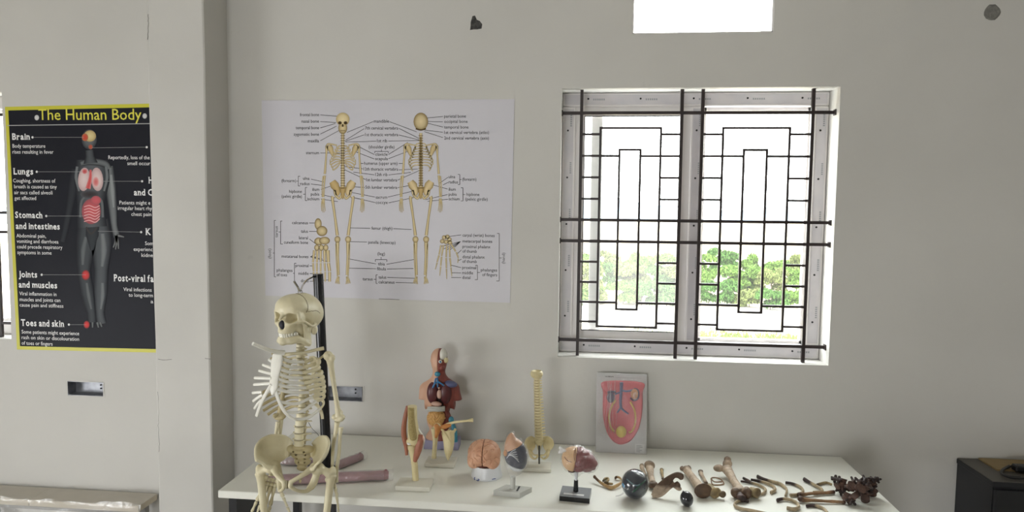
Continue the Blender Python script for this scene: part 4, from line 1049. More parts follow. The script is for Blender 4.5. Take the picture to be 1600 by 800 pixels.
# shoulders
def limb(nm, pts, rad, m='bone_cream', n=10, parent=None, **kw):
    g = G(); ctube(g, pts, rad, n, 7, **kw); return g.build(nm, m, parent or SK)
limb('clavicle', [sp(440, 555, -.05), sp(455, 553, -.055), sp(475, 551, -.02), sp(492, 547, .0), sp(506, 544, .015)], [.0075, .0055, .005, .0052, .0065])
limb('clavicle', [sp(444, 551.5, -.06), sp(428, 549, -.085), sp(412, 544, -.13), sp(395, 537, -.16)], [.0085, .0072, .0062, .0058], 'bone_white')
def scapula(side, org, R, k, m):
    g = G(); V = []; F = []
    # blade: three borders lofted as a thin curved triangle
    top = cr([(0, .0, .0), (side*.03, -.004, .010), (side*.062, -.010, -.006)], 6); n = len(top)
    tip = np.array([side*.008, .006, -.105])
    rows = 9
    for k2 in (0, 1):
        for j in range(rows):
            t = j/(rows-1)
            for i in range(n):
                p = top[i]*(1-t)+tip*t; p = p+np.array([0, (.006*math.sin(math.pi*t)+(.0022 if k2 else -.0022)), 0]); V.append(p)
    def q(k2, j, i): return k2*rows*n+j*n+i
    for j in range(rows-1):
        for i in range(n-1): F += [[q(0, j, i), q(0, j, i+1), q(0, j+1, i+1), q(0, j+1, i)], [q(1, j, i), q(1, j+1, i), q(1, j+1, i+1), q(1, j, i+1)]]
        F += [[q(0, j, 0), q(0, j+1, 0), q(1, j+1, 0), q(1, j, 0)], [q(0, j, n-1), q(1, j, n-1), q(1, j+1, n-1), q(0, j+1, n-1)]]
    for i in range(n-1): F += [[q(0, 0, i), q(1, 0, i), q(1, 0, i+1), q(0, 0, i+1)]]
    g.add(V, F)
    ctube(g, [(0, .008, -.022), (side*.035, .022, -.010), (side*.068, .026, .012), (side*.084, .012, .018)], [.003, .0055, .006, .007], 8)   # spine and acromion
    g.ell((side*.066, -.010, -.012), (.010, .011, .017)); ctube(g, [(side*.058, -.010, .0), (side*.062, -.028, .010), (side*.074, -.034, .004)], [.006, .005, .004], 8)
    ctube(g, [(side*.066, -.006, -.02), (side*.035, .002, -.065), tip], [.006, .004, .005], 8)
    return remesh(g.move(R=R, t=org, k=k), .002, 3).build('scapula', m, SK)
scapula(1, sp(483, 558, .035), rz(math.radians(-20)), .74, 'bone_cream')
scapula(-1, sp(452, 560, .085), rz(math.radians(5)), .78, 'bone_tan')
def longbone(nm, a, b, r, head=None, cond=None, m='bone_cream'):
    g = G(); a = np.array(a); b = np.array(b); ctube(g, [a, a*.8+b*.2, (a+b)/2, a*.2+b*.8, b], r, 12, 6)
    for c, rr in (head or [])+(cond or []): g.ell(c, rr, 14, 10)
    return remesh(g, .0021, 4).build(nm, m, SK)
sh, el = sp(514.5, 556, .01), sp(529.5, 651, .01)
longbone('humerus', sh+[0.002, 0, -.01], el, [.0135, .0095, .0080, .0085, .012],
         [(sh+[-.004, 0, 0], (.0165, .0165, .0165)), (sh+[.012, -.004, -.006], (.0095, .011, .013))],
         [(el+[-.014, 0, -.002], (.011, .011, .010)), (el+[.010, 0, -.002], (.012, .011, .0105)), (el+[0, 0, -.010], (.017, .010, .009)), (el+[-.002, .008, .012], (.014, .006, .012))])
wr = sp(521, 752, .005)
limb('ulna', [sp(527, 659, .012), sp(525, 672, .012), sp(520.5, 700, .01), sp(519, 730, .008), sp(517.5, 752, .005)], [.0095, .0072, .0058, .005, .006])
limb('radius', [sp(533, 668, .008), sp(531.5, 680, .006), sp(530, 705, .004), sp(526, 735, .002), sp(525, 753, .0)], [.0078, .0056, .0058, .0060, .0082])
def hand(w, d, spread, sc, m='bone_cream', curl=0.0, fw=(0, -1, 0)):
    """carpals, four fingers and a thumb from wrist w along direction d"""
    d = np.array(d, float); d /= np.linalg.norm(d); s = np.array(spread, float); s -= d*np.dot(s, d); s /= np.linalg.norm(s); f = np.cross(d, s)
    def ln(a, b, r0, r1, nm):
        g = G(); g.tube([a, a*.85+b*.15, (a+b)/2, a*.15+b*.85, b], [r0*.9, r0, r0*.62, r1, r1*.8], 7); g.build(nm, m, SK)
    for i in range(4):
        for j in range(2):
            g = G(); g.ell(w+d*(.008+.011*j)*sc+s*(-.0135+.009*i)*sc, np.array((.0062, .0062, .0062))*sc, 8, 6); g.build('carpal_bone', m, SK)
    for i in range(4):
        o = (-.0135+.009*i); a = w+d*.024*sc+s*o*sc; dd = d+s*o*9*.9; dd /= np.linalg.norm(dd)
        L = [.048, .052, .050, .044][i]; b = a+dd*L*sc; ln(a, b, .0055*sc, .0056*sc, 'metacarpal')
        for L2, r in ((.034, .0046), (.023, .0040), (.015, .0033)):
            L2 *= [.9, 1.05, 1, .8][i]; dd = dd+f*curl*.35; dd /= np.linalg.norm(dd); a = b+dd*.002*sc; b = a+dd*L2*sc; ln(a, b, r*sc, r*.9*sc, 'phalanx')
    dd = d*.75+s*-.65; dd /= np.linalg.norm(dd); a = w+d*.016*sc+s*-.02*sc; b = a+dd*.036*sc; ln(a, b, .0055*sc, .0055*sc, 'metacarpal')
    for L2 in (.026, .019): a = b+dd*.002*sc; b = a+dd*L2*sc; ln(a, b, .0044*sc, .0038*sc, 'phalanx')
hand(wr+[.004, -.002, -.004], sp(529, 800, .0)-wr, (.35, -.95, 0), .80, curl=.1)
# the arm on the open side hangs behind the rib cage
sh2, el2 = sp(449, 566, .085), sp(437, 650, .08)
longbone('humerus', sh2, el2, [.013, .0095, .0078, .0085, .012], [(sh2, (.0155, .0155, .0155))],
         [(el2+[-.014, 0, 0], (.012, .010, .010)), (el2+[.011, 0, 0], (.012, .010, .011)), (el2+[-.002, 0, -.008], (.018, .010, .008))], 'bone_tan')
limb('ulna', [sp(439, 655, .085), sp(437, 680, .075), sp(432, 710, .055), sp(427, 744, .03)], [.0088, .006, .0055, .006], 'bone_cream')
limb('radius', [sp(434, 659, .07), sp(431, 680, .06), sp(427, 712, .045), sp(423, 744, .02)], [.0075, .0055, .0058, .008], 'bone_cream')
w2 = sp(426, 745, .02)
hand(w2, sp(407, 800, -.02)-w2, (-.9, -.4, .0), 1.28, curl=-.05)

# pelvis
pc = sp(462, 729, -.03); PR = rz(math.radians(3)) @ np.diag([.93, .9, .80]); KP = .90
def hip(q):
    g = G(); n, m = 17, 9
    crest = cr([(.040, .082, .078), (.070, .078, .112), (.112, .038, .132), (.140, -.012, .124), (.142, -.052, .098), (.126, -.086, .064)], 4); crest = np.array([crest[int(round(i))] for i in np.linspace(0, len(crest)-1, n)])
    low = cr([(.048, .062, .028), (.062, .040, .014), (.072, .012, .008), (.076, -.018, .008), (.082, -.044, .020)], 4); low = np.array([low[int(round(i))] for i in np.linspace(0, len(low)-1, n)])
    V = []; F = []
    for k in (0, 1):
        for j in range(m):
            t = j/(m-1)
            for i in range(n):
                p = low[i]*(1-t)+crest[i]*t; nrm = np.array([.8, .5, -.35]); th = (.0032+.0035*t**4+.004*(1-t)**3)
                V.append(p+nrm*(.020*math.sin(math.pi*t)*math.sin(math.pi*(i+2)/(n+3)))+nrm*(th if k else -th))
    def ix(k, j, i): return k*m*n+j*n+i
    for j in range(m-1):
        for i in range(n-1): F += [[ix(0, j, i), ix(0, j, i+1), ix(0, j+1, i+1), ix(0, j+1, i)], [ix(1, j, i), ix(1, j+1, i), ix(1, j+1, i+1), ix(1, j, i+1)]]
        F += [[ix(0, j, 0), ix(0, j+1, 0), ix(1, j+1, 0), ix(1, j, 0)], [ix(0, j, n-1), ix(1, j, n-1), ix(1, j+1, n-1), ix(0, j+1, n-1)]]
    for j in (0, m-1):
        for i in range(n-1): F.append([ix(0, j, i), ix(1, j, i), ix(1, j, i+1), ix(0, j, i+1)])
    g.add(V, F)
    ctube(g, crest, .0052, 8, 1)
    ctube(g, [(.126, -.086, .064), (.108, -.070, .044), (.098, -.062, .026), (.085, -.045, .010)], [.007, .006, .008, .012], 10)
    ctube(g, [(.078, -.032, .008), (.050, -.070, -.010), (.024, -.088, -.024), (.010, -.094, -.034)], [.016, .0105, .0095, .0105], 12)
    g.ell((.012, -.093, -.044), (.010, .011, .019)); ctube(g, [(.013, -.090, -.056), (.032, -.068, -.082), (.052, -.034, -.100), (.060, -.006, -.098)], [.0085, .0072, .009, .013], 10)
    ctube(g, [(.080, .0, -.004), (.078, .018, -.040), (.068, .012, -.080), (.060, -.006, -.100)], [.020, .015, .016, .015], 12)
    g.ell((.084, -.010, .0), (.026, .028, .027)); g.ell((.050, .060, .045), (.010, .020, .026))
    g = g.move(R=np.diag([q, 1, 1]))
    if q < 0: g.f = [f[::-1] for f in g.f]
    return remesh(g.move(R=PR, t=pc, k=KP), .0024, 4).build('hip_bone', 'bone_cream', SK)
hip(1); hip(-1)
s = SDF((-.06, .0, -.07), (.06, .10, .075), .0022)
pl = [(0, .030, .062), (0, .052, .035), (0, .070, .0), (0, .068, -.035), (0, .052, -.058)]
for i in range(4): s.u(s.ell(np.array(pl[i])*.5+np.array(pl[i+1])*.5, [(.047, .016, .022), (.044, .015, .024), (.034, .013, .024), (.020, .010, .020)][i], R=rx([-.7, -.45, .1, .6][i])), .012)
s.u(s.ell((0, .028, .060), (.024, .014, .010)), .008)
for q in (-1, 1):
    s.u(s.ell((q*.036, .046, .048), (.018, .014, .018)), .008)
    for i, (x, y, z) in enumerate(((.021, .050, .036), (.019, .062, .016), (.016, .068, -.004), (.012, .067, -.022))): s.cut(s.cap((q*x, y-.03, z+.008), (q*x, y+.03, z-.008), .0042-.0004*i), .002)
s.g(1).move(R=PR, t=pc+np.array([0.002, 0, .010]), k=KP*1.04).build('sacrum', 'bone_tan', SK, sharp=80)
for i in range(3): G().ell(pc+PR @ (np.array((0.004, .050-.006*i, -.062-.012*i))*KP), (.007-.0015*i, .006, .007), 10, 8).build('coccyx', 'bone_tan', SK)
G().ell(pc+PR @ (np.array((0, -.094, -.042))*KP), (.0045, .009, .015), 10, 8).build('pubic_symphysis', 'disc_grey', SK)

# legs down to the feet
def leg(q):
    def L(v): return pc+PR @ (np.array((q*v[0], v[1], v[2]+min(0, v[2]+.06)*.2))*KP)
    g = G(); g.ell(L((.098, -.012, -.002)), np.array((.0225, .0225, .0225))*KP, 16, 12)
    ctube(g, [L(v) for v in ((.098, -.012, -.002), (.122, -.008, -.014), (.142, -.004, -.030))], [.016, .0125, .017], 12)
    g.ell(L((.150, .002, -.020)), (.012, .015, .018)); g.ell(L((.128, .010, -.062)), (.011, .009, .011))
    ctube(g, [L(v) for v in ((.146, .0, -.034), (.140, -.004, -.075), (.124, -.010, -.22), (.104, -.004, -.36), (.098, .0, -.40))], [.018, .0135, .0118, .0128, .020], 12)
    for dx in (-.020, .020): g.ell(L((.096+dx, .006, -.414)), (.0165, .024, .018))
    remesh(g, .0026, 4).build('femur', 'bone_cream', SK)
    G().ell(L((.096, -.034, -.405)), (.017, .008, .018)).build('patella', 'bone_cream', SK)
    g = G(); ctube(g, [L(v) for v in ((.095, .0, -.440), (.093, -.004, -.475), (.090, -.002, -.62), (.088, .0, -.78), (.086, 0, -.80))], [.026, .015, .0105, .0105, .017], 12); remesh(g, .0028, 3).build('tibia', 'bone_cream', SK)
    limb('fibula', [L(v) for v in ((.122, .012, -.458), (.119, .012, -.50), (.116, .008, -.65), (.108, .006, -.79), (.108, .004, -.815))], [.009, .0055, .005, .0055, .009])
    g = G(); g.ell(L((.090, -.005, -.826)), (.020, .026, .015)); g.ell(L((.092, .030, -.845)), (.015, .028, .016)); remesh(g, .0026, 3).build('heel_bones', 'bone_cream', SK)
    for i in range(5):
        x = .070+.012*i; a, b = L((x+.004, -.035, -.838)), L((x-.004+.004*i, -.105+.008*i, -.852))
        limb('metatarsal', [a, (a+b)/2, b], [.0075, .0045, .006], n=7)
        c = b+(b-a)*.55; limb('toe_phalanx', [b+(c-b)*.05, (b+c)/2, c], [.0058, .004, .0045], n=7)
leg(1); leg(-1)

# ------------------------------------------------------------------ its stand: pole on the table, hook over the skull
pb = table(511, 733); ptop = wall(497, 428, pb[1])
ST = thing('skeleton_stand', 'black round pole stand with chrome hook holding up the skeleton', 'stand', (pb[0], pb[1], TZ))
G().tube([(pb[0], pb[1], TZ+.012), (ptop[0], pb[1], ptop[2])], .0195, 20).build('pole', 'pole_black', ST, sharp=60)
G().lathe((pb[0], pb[1], TZ+.0005), [(.032, 0), (.032, .008), (.028, .013), (.022, .016)], 24).build('base', 'black_steel', ST)
hk = [np.array([ptop[0]-.014, pb[1]-.01, ptop[2]-.010]), wall(484, 435, pb[1]-.06), wall(478, 439, -.60), wall(473, 446, -.72), wall(469, 454.5, -.80), wall(465, 448, -.815), wall(459.5, 439.5, -.83)]
g = G(); ctube(g, hk, .0036, 8, 6); g.build('hook', 'chrome', ST)
g = G(); c = (skull_top+hk[4])/2; rr = .007
g.tube([c+np.array([rr*math.cos(a), 0, rr*math.sin(a)]) for a in np.linspace(0, 2*math.pi, 17)[:-1]], .0014, 6, close=True)
g.tube([skull_top+[0, 0, -.006], c+[0, 0, -rr]], .0016, 6)
g.build('hanging_ring', 'chrome', SK)
g = G(); ctube(g, [sp(482, 660, .05), sp(488, 670, .07), sp(497, 679, .09), sp(501, 690, .1)], .0008, 5); g.build('wire', 'dark_metal', SK)
# ------------------------------------------------------------------ white table
def big_table():
    x0, x1, y0, y1 = -1.30, 1.142, -0.662, -0.006
    t = thing('display_table', 'long white table with black steel legs below the window', 'table', ((x0+x1)/2, (y0+y1)/2, 0))
    G().box((x0, y0, TZ-.028), (x1, y1, TZ), bevel=.0025).build('table_top', 'table_white', t, smooth=False)
    for x in (x0+.035, x1-.065):
        G().box((x, y0+.012, 0.02), (x+.03, y0+.24, TZ-.028)).build('end_panel', 'black_steel', t, smooth=False)
    px = wall(517, 795, y0+.10)[0]
    for x in (px, px+1.0):
        G().box((x-.016, y0+.085, 0.0), (x+.016, y0+.115, TZ-.028)).build('leg', 'black_steel', t, smooth=False)
    G().box((x0+.065, y1-.06, TZ-.10), (x1-.065, y1-.04, TZ-.028)).build('rear_rail', 'black_steel', t, smooth=False)
    for x in (x0+.035, x1-.065):
        G().box((x, y1-.09, 0.0), (x+.03, y1-.06, TZ-.028)).build('leg', 'black_steel', t, smooth=False)
        for y in (y0+.04, y1-.075): G().lathe((x+.015, y, 0), [(.014, 0), (.014, .02)], 12).build('foot', 'black_steel', t)
big_table()
# ------------------------------------------------------------------ models standing on the table
mat('plinth_white', (216, 213, 200), 0.5, var=0.02, scale=10)
mat('plinth_grey', (188, 188, 182), 0.5, var=0.02, scale=10)
mat('bone_ivory', (222, 210, 168), 0.45, col2=(206, 190, 142), scale=30)
mat('spongy_bone', (178, 160, 106), 0.7, col2=(142, 124, 76), scale=240)
mat('muscle_rust', (172, 112, 88), 0.45, col2=(150, 92, 70), scale=30, stretch=(6, 6, 1))
mat('muscle_red', (140, 72, 62), 0.45, col2=(118, 56, 50), scale=26, stretch=(5, 5, 1))
mat('skin_peach', (208, 164, 138), 0.45, var=0.04, scale=12)
mat('lung_maroon', (86, 38, 42), 0.35, var=0.12, scale=30)
mat('stomach_pink', (214, 176, 160), 0.4, var=0.04, scale=20)
mat('gut_tan', (216, 172, 108), 0.45, col2=(202, 152, 90), scale=40)
mat('gut_groove', (140, 94, 52), 0.6)
mat('vein_blue', (46, 110, 160), 0.4, var=0.06, scale=30)
mat('teal_blue', (64, 140, 165), 0.4)
mat('lavender', (158, 154, 184), 0.5, var=0.03, scale=10)
mat('cavity_dark', (60, 34, 32), 0.6)
mat('ligament', (214, 150, 84), 0.45, col2=(190, 120, 62), scale=40)
mat('brain_pink', (212, 166, 136), 0.4, col2=(200, 148, 118), scale=30)
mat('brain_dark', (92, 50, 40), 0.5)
mat('stand_white', (226, 228, 232), 0.3)
mat('logo_blue', (40, 66, 140), 0.5)
mat('organ_navy', (34, 38, 56), 0.35, col2=(52, 56, 74), scale=60)
mat('organ_tan', (196, 148, 112), 0.45, var=0.05, scale=20)
mat('organ_white', (210, 212, 214), 0.4)
mat('heart_tan', (206, 166, 122), 0.42, var=0.05, scale=20)
mat('heart_red', (132, 62, 62), 0.4, col2=(108, 48, 50), scale=30)
mat('gloss_black', (14, 15, 18), 0.2)
mat('acrylic_grey', (136, 138, 142), 0.15)
mat('board_grey', (198, 198, 198), 0.45, var=0.02, scale=10)
mat('relief_pink', (212, 96, 104), 0.42, col2=(198, 80, 90), scale=18)
mat('kidney_dark', (78, 62, 92), 0.4, var=0.1, scale=60)
mat('kidney_tan', (206, 150, 110), 0.4)
mat('ureter_yellow', (212, 176, 96), 0.4); mat('bladder_yellow', (214, 192, 84), 0.4)
mat('vessel_slate', (86, 92, 130), 0.4)
mat('label_white', (214, 214, 214), 0.5)
mat('arm_pink', (164, 112, 122), 0.4, col2=(142, 88, 98), scale=26, stretch=(1, 4, 4))
mat('arm_red', (126, 40, 56), 0.45)

def plinth(t, l, r, depth, h, m='plinth_white', bevel=.002, nm='base'):
    """low block whose front lower edge runs from l to r on the table"""
    a, b = table(*l), table(*r); d = b-a; w = np.linalg.norm(d); d /= w; nrm = np.array([-d[1], d[0], 0]); c = (a+b)/2+nrm*depth/2; ang = math.atan2(d[1], d[0])
    o = G().box((c[0]-w/2, c[1]-depth/2, TZ), (c[0]+w/2, c[1]+depth/2, TZ+h), rotz=ang, bevel=bevel).build(nm, m, t, smooth=False)
    return c, ang, w, o
def sdf_around(lo, hi, h): return SDF(np.minimum(lo, hi), np.maximum(lo, hi), h)
def wrap(t, fields_lo, fields_hi, fn, m='clear_film', h=.004, amp=.004, freq=55, seed=0, parent=None):
    """crumpled plastic film round something: fn(sdf) gives the distance field"""
    s = SDF(fields_lo, fields_hi, h); s.F = fn(s)
    g = s.g(1); V = np.vstack(g.v)
    V2 = [v+np.array(noise.noise_vector((v[0]*freq+seed, v[1]*freq, v[2]*freq)))*amp for v in V]
    return G().add(V2, g.f).build('plastic_wrap', m, parent or t, smooth=False)

# ---- knee joint
def knee():
    yb = table(648, 757)[1]; t = thing('knee_joint_model', 'knee joint model with rust-brown muscles on a white base, nearest the skeleton', 'anatomy model', table(646, 760))
    plinth(t, (617, 767), (672, 769), .085, .018)
    q = lambda x, y, d=0: wall(x, y, yb+d)
    g = G(); ctube(g, [q(649.5, 753), q(648.5, 735), q(646.5, 715), q(644, 700), q(643, 695)], [.0125, .0120, .0125, .0165, .0155], 16); g.build('tibia', 'bone_ivory', t)
    s = SDF(q(628, 708, -.04), q(668, 622, .045), .0018)
    s.u(s.chain([q(644, 622), q(644.5, 655), q(646, 675), q(648, 686)], [.0175, .0175, .022, .025])).u(s.ell(q(641, 690, .004), (.015, .018, .015)), .006).u(s.ell(q(653, 688, .004), (.016, .019, .017)), .006)
    s.cap_to(s.Z-q(644, 634)[2]); fem = s.g(1).build('femur', 'bone_ivory', t)
    s2 = SDF(q(632, 700, -.045), q(660, 632, .01), .0018)
    s2.u(s2.chain([q(642.6, 636, -.013), q(643, 655, -.014), q(644.5, 674, -.016), q(646, 683, -.016)], [.0112, .0115, .0145, .0145])); s2.cap_to(s2.Z-q(644, 635)[2]); s2.g(1).build('spongy_core', 'spongy_bone', fem)
    G().ell(q(640, 693, -.01), (.010, .010, .006)).build('meniscus', 'bone_white', t)
    def muscle(pts, r): g = G(); ctube(g, pts, r, 12, 6, flat=.8); g.build('muscle', 'muscle_rust', t)
    muscle([q(637, 635, 0), q(633.5, 650, 0), q(631, 668, .004), q(631.5, 682, .006), q(634.5, 697, .004), q(635.5, 711, 0)], [.0085, .0105, .0125, .0125, .0105, .0070])
    muscle([q(657, 679, -.006), q(656, 690, -.012), q(653.5, 702, -.014), q(650, 714, -.012), q(648, 721, -.010)], [.0095, .0135, .0145, .0110, .0070])
    G().ell(q(660.5, 686, -.004), (.0065, .011, .013)).build('patella', 'stomach_pink', t)
    g = G(); ctube(g, [q(652, 668, 0), q(658, 677, 0), q(662.5, 686, 0), q(660, 698, 0), q(655, 704, 0)], [.003, .004, .0042, .004, .003], 8); g.build('tendon', 'bone_white', t)
    G().ell(q(638.5, 686, -.004), (.004, .006, .014)).build('ligament', 'ligament', t)
knee()

# ---- human torso
def torso():
    c = table(692, 703); yb = c[1]+.03; t = thing('torso_model', 'small human torso model with open chest and belly, on a lavender base', 'anatomy model', (c[0], yb, TZ))
    q = lambda x, y, d=0: wall(x, y, yb+d)
    plinth(t, (662, 702), (716, 704), .075, .040, 'lavender', nm='base')
    lo = q(648, 712, -.075); hi = q(730, 538, .06)
    def body():
        s = SDF(lo, hi, .0026); e = s.ell
        s.u(e(q(686, 560), (.036, .040, .045))).u(e(q(686, 570, -.006), (.029, .034, .030)), .015)
        s.u(s.cap(q(686, 572, .004), q(686, 596, .006), .025, .030), .014)
        s.u(s.chain([q(669, 607, .008), q(687, 597, .010), q(705, 607, .008)], [.032, .036, .032]), .02)
        s.u(s.ell(q(687, 622, .006), (.064, .046, .060)), .02).u(s.ell(q(686, 655, .006), (.054, .042, .060)), .02).u(s.ell(q(686, 686, .006), (.060, .046, .052)), .02)
        for x0, x1 in ((665, 661), (708, 713)): s.u(s.cap(q(x0, 609, .008), q(x1, 630, .010), .027, .029), .014)
        s.cap_to(-(s.Z-(TZ+.040)))
        # arms end in flat cuts
        arm = np.maximum(np.abs(s.X-q(687, 625)[0])-.070, 0); s.F = np.where((np.abs(s.X-q(687, 625)[0]) > .066) & (s.Z < q(687, 624)[2]), np.maximum(s.F, .004), s.F)
        return s
    s = body()
    cx = q(686.5, 600)[0]; sk = 0.0
    def cav(s):                                  # opened chest and belly, and the cut-away side of the face
        d = s.chain([q(686, 586, -.05), q(686, 610, -.055), q(686, 640, -.055), q(684, 668, -.055)], [.016, .040, .044, .040])
        f = s.box(q(694, 552, -.05), (.0225, .045, .034), .004); return np.minimum(d, f)
    s.cut(cav(s), .004)
    left = SDF(lo, hi, .0026); left.F = np.maximum(s.F, s.X-cx); right = SDF(lo, hi, .0026); right.F = np.maximum(s.F, cx-s.X)
    left.g(1).build('skin_half', 'skin_peach', t, sharp=60); right.g(1).build('muscle_half', 'muscle_red', t, sharp=60)
    # inside
    b = G(); b.ell(q(686, 632, .012), (.050, .030, .085), 20, 14); b.build('cavity_lining', 'cavity_dark', t)
    for x in (676, 696.5): G().ell(q(x, 614, -.024), (.0255, .022, .048), 18, 14).build('lung', 'lung_maroon', t)
    s2 = SDF(q(672, 636, -.06), q(702, 602, .0), .002); s2.u(s2.ell(q(686.5, 616, -.036), (.011, .010, .020))).u(s2.cap(q(686, 606, -.036), q(685, 599, -.03), .005), .004); s2.g(1).build('heart', 'stomach_pink', t)
    G().ell(q(682, 631, -.036), (.023, .015, .0105), 18, 12, R=ry(.12)).build('stomach', 'stomach_pink', t)
    g = G()
    for k in range(3): ctube(g, [q(668.5, 637+k*2.6, -.030), q(675, 636.5+k*2.6, -.041), q(686, 637+k*2.4, -.046), q(695, 636+k*2.6, -.036)], .0042, 8, 6)
    g.build('transverse_colon', 'plinth_grey', t)
    s4 = SDF(q(662, 676, -.062), q(702, 634, .005), .0015); s4.u(s4.ell(q(681.5, 653, -.026), (.041, .026, .040)))
    X, Y, Z = (s4.X-q(682, 654)[0])*205, s4.Y*205, (s4.Z-q(682, 654)[2])*205
    w = np.sin(X+1.9*np.sin(Z*.8+.6))+np.sin(Z*1.05+2.2*np.sin(X*.75))
    s4.F = s4.F+.0036*np.exp(-(w/.38)**2); s4.g(0).build('small_intestine', 'gut_tan', t, sharp=180)
    G().ell(q(683.5, 584.5, -.028), (.013, .012, .011)).build('throat_cartilage', 'teal_blue', t)
    for pts in ([(683, 590), (684, 598), (684, 605)], [(684, 596), (679, 600), (676, 606)], [(684, 596), (690, 600), (694, 603)], [(681, 591), (679, 598), (678, 604)]): G().tube(cr([q(*p, -.040) for p in pts], 4), .0035, 8).build('vein', 'vein_blue', t)
    G().ell(q(704, 600, -.017), (.030, .023, .014), R=ry(.15)).build('shoulder_vein_patch', 'vessel_slate', t)
    G().ell(q(705, 656, -.034), (.012, .011, .015)).build('blue_organ', 'teal_blue', t)
    ctube(G(), [q(708, 664, -.03), q(712, 680, -.03)], .006)
    g = G(); ctube(g, [q(706, 660, -.03), q(710, 672, -.032), q(712, 690, -.03)], [.008, .011, .009], 10, 6); g.build('blue_leg_vessel', 'teal_blue', t)
    # face cut-away: skull, eye, jaw muscle
    s3 = SDF(q(683, 582, -.05), q(702, 541, .03), .002); s3.u(s3.ell(q(692, 554, .0), (.019, .034, .026))); s3.g(1).build('open_skull', 'bone_white', t)
    G().ell(q(688, 565, -.037), (.008, .007, .008)).build('eyeball', 'tooth', t); G().ell(q(688, 565.3, -.0435), (.0045, .002, .0045)).build('iris', 'vein_blue', t)
    G().ell(q(697, 563, -.024), (.010, .012, .012)).build('cheek_bone', 'bone_ivory', t)
    G().ell(q(690, 574, -.026), (.014, .013, .013)).build('jaw_muscle', 'muscle_red', t)
    G().ell(q(674.2, 563, .002), (.005, .009, .012)).build('ear', 'skin_peach', t)
torso()

# ---- shoulder joint
def shoulder():
    c = table(688, 731); yb = c[1]+.035; t = thing('shoulder_joint_model', 'shoulder joint model with cream shoulder blade, in front of the torso', 'anatomy model', (c[0], yb, TZ))
    q = lambda x, y, d=0: wall(x, y, yb+d)
    plinth(t, (663, 730), (710, 732), .085, .016)
    g = G(); ctube(g, [q(678, 716), q(679, 700), q(680, 688), q(680, 676), q(679, 668)], [.0100, .0095, .0105, .0145, .0160], 14); g.ell(q(683, 667), (.016, .016, .015)); remesh(g, .002, 4).build('humerus', 'bone_ivory', t)
    g = G(); ctube(g, [q(680, 663, -.010), q(684, 670, -.014), q(681, 684, -.012)], [.008, .013, .006], 10); ctube(g, [q(690, 668, -.006), q(697, 666, -.008), q(705, 664, -.006)], [.009, .010, .006], 10); remesh(g, .002, 4).build('ligament', 'ligament', t)
    g = G(); ctube(g, [q(690, 668, .004), q(702, 662, .0), q(716, 659, -.002), q(730, 657.5, -.002), q(739, 656.5, -.002)], [.0065, .0060, .0045, .0045, .0085], 10); g.build('clavicle', 'bone_ivory', t)
    # blade hanging down
    g = G(); V = []; F = []; n, m = 9, 12
    ou = cr([(690, 674), (694, 690), (695, 706), (699, 719)], 6); ov = cr([(710, 672), (710, 690), (707, 706), (701, 720)], 6)
    for k in (0, 1):
        for j in range(m):
            a = ou[int(j/(m-1)*(len(ou)-1))]; b = ov[int(j/(m-1)*(len(ov)-1))]
            for i in range(n):
                u = i/(n-1); p = a*(1-u)+b*u; V.append(q(p[0], p[1], -.004-.010*math.sin(math.pi*u)+(.006 if k else 0)+.002*noise.noise((p[0]*.4, p[1]*.4, 1))))
    ix = lambda k, j, i: k*n*m+j*n+i
    for j in range(m-1):
        for i in range(n-1): F += [[ix(0, j, i), ix(0, j, i+1), ix(0, j+1, i+1), ix(0, j+1, i)], [ix(1, j, i), ix(1, j+1, i), ix(1, j+1, i+1), ix(1, j, i+1)]]
        F += [[ix(0, j, 0), ix(0, j+1, 0), ix(1, j+1, 0), ix(1, j, 0)], [ix(0, j, n-1), ix(1, j, n-1), ix(1, j+1, n-1), ix(0, j+1, n-1)]]
    for j in (0, m-1):
        for i in range(n-1): F.append([ix(0, j, i), ix(1, j, i), ix(1, j, i+1), ix(0, j, i+1)])
    g.add(V, F); ctube(g, [q(685, 664, -.004), q(690, 670, -.010), q(697, 680, -.012), q(703, 690, -.010), q(706, 702, -.006)], [.005, .006, .0055, .005, .003], 8)
    ctube(g, [q(712, 670, .006), q(706, 678, .006), q(700, 672, .0)], [.006, .006, .008], 8); ctube(g, [q(690.5, 676, -.002), q(694, 692, -.002), q(695.5, 706, -.002), q(700, 719, -.002)], .003, 8)
    remesh(g, .0018, 3).build('scapula', 'bone_ivory', t)
shoulder()

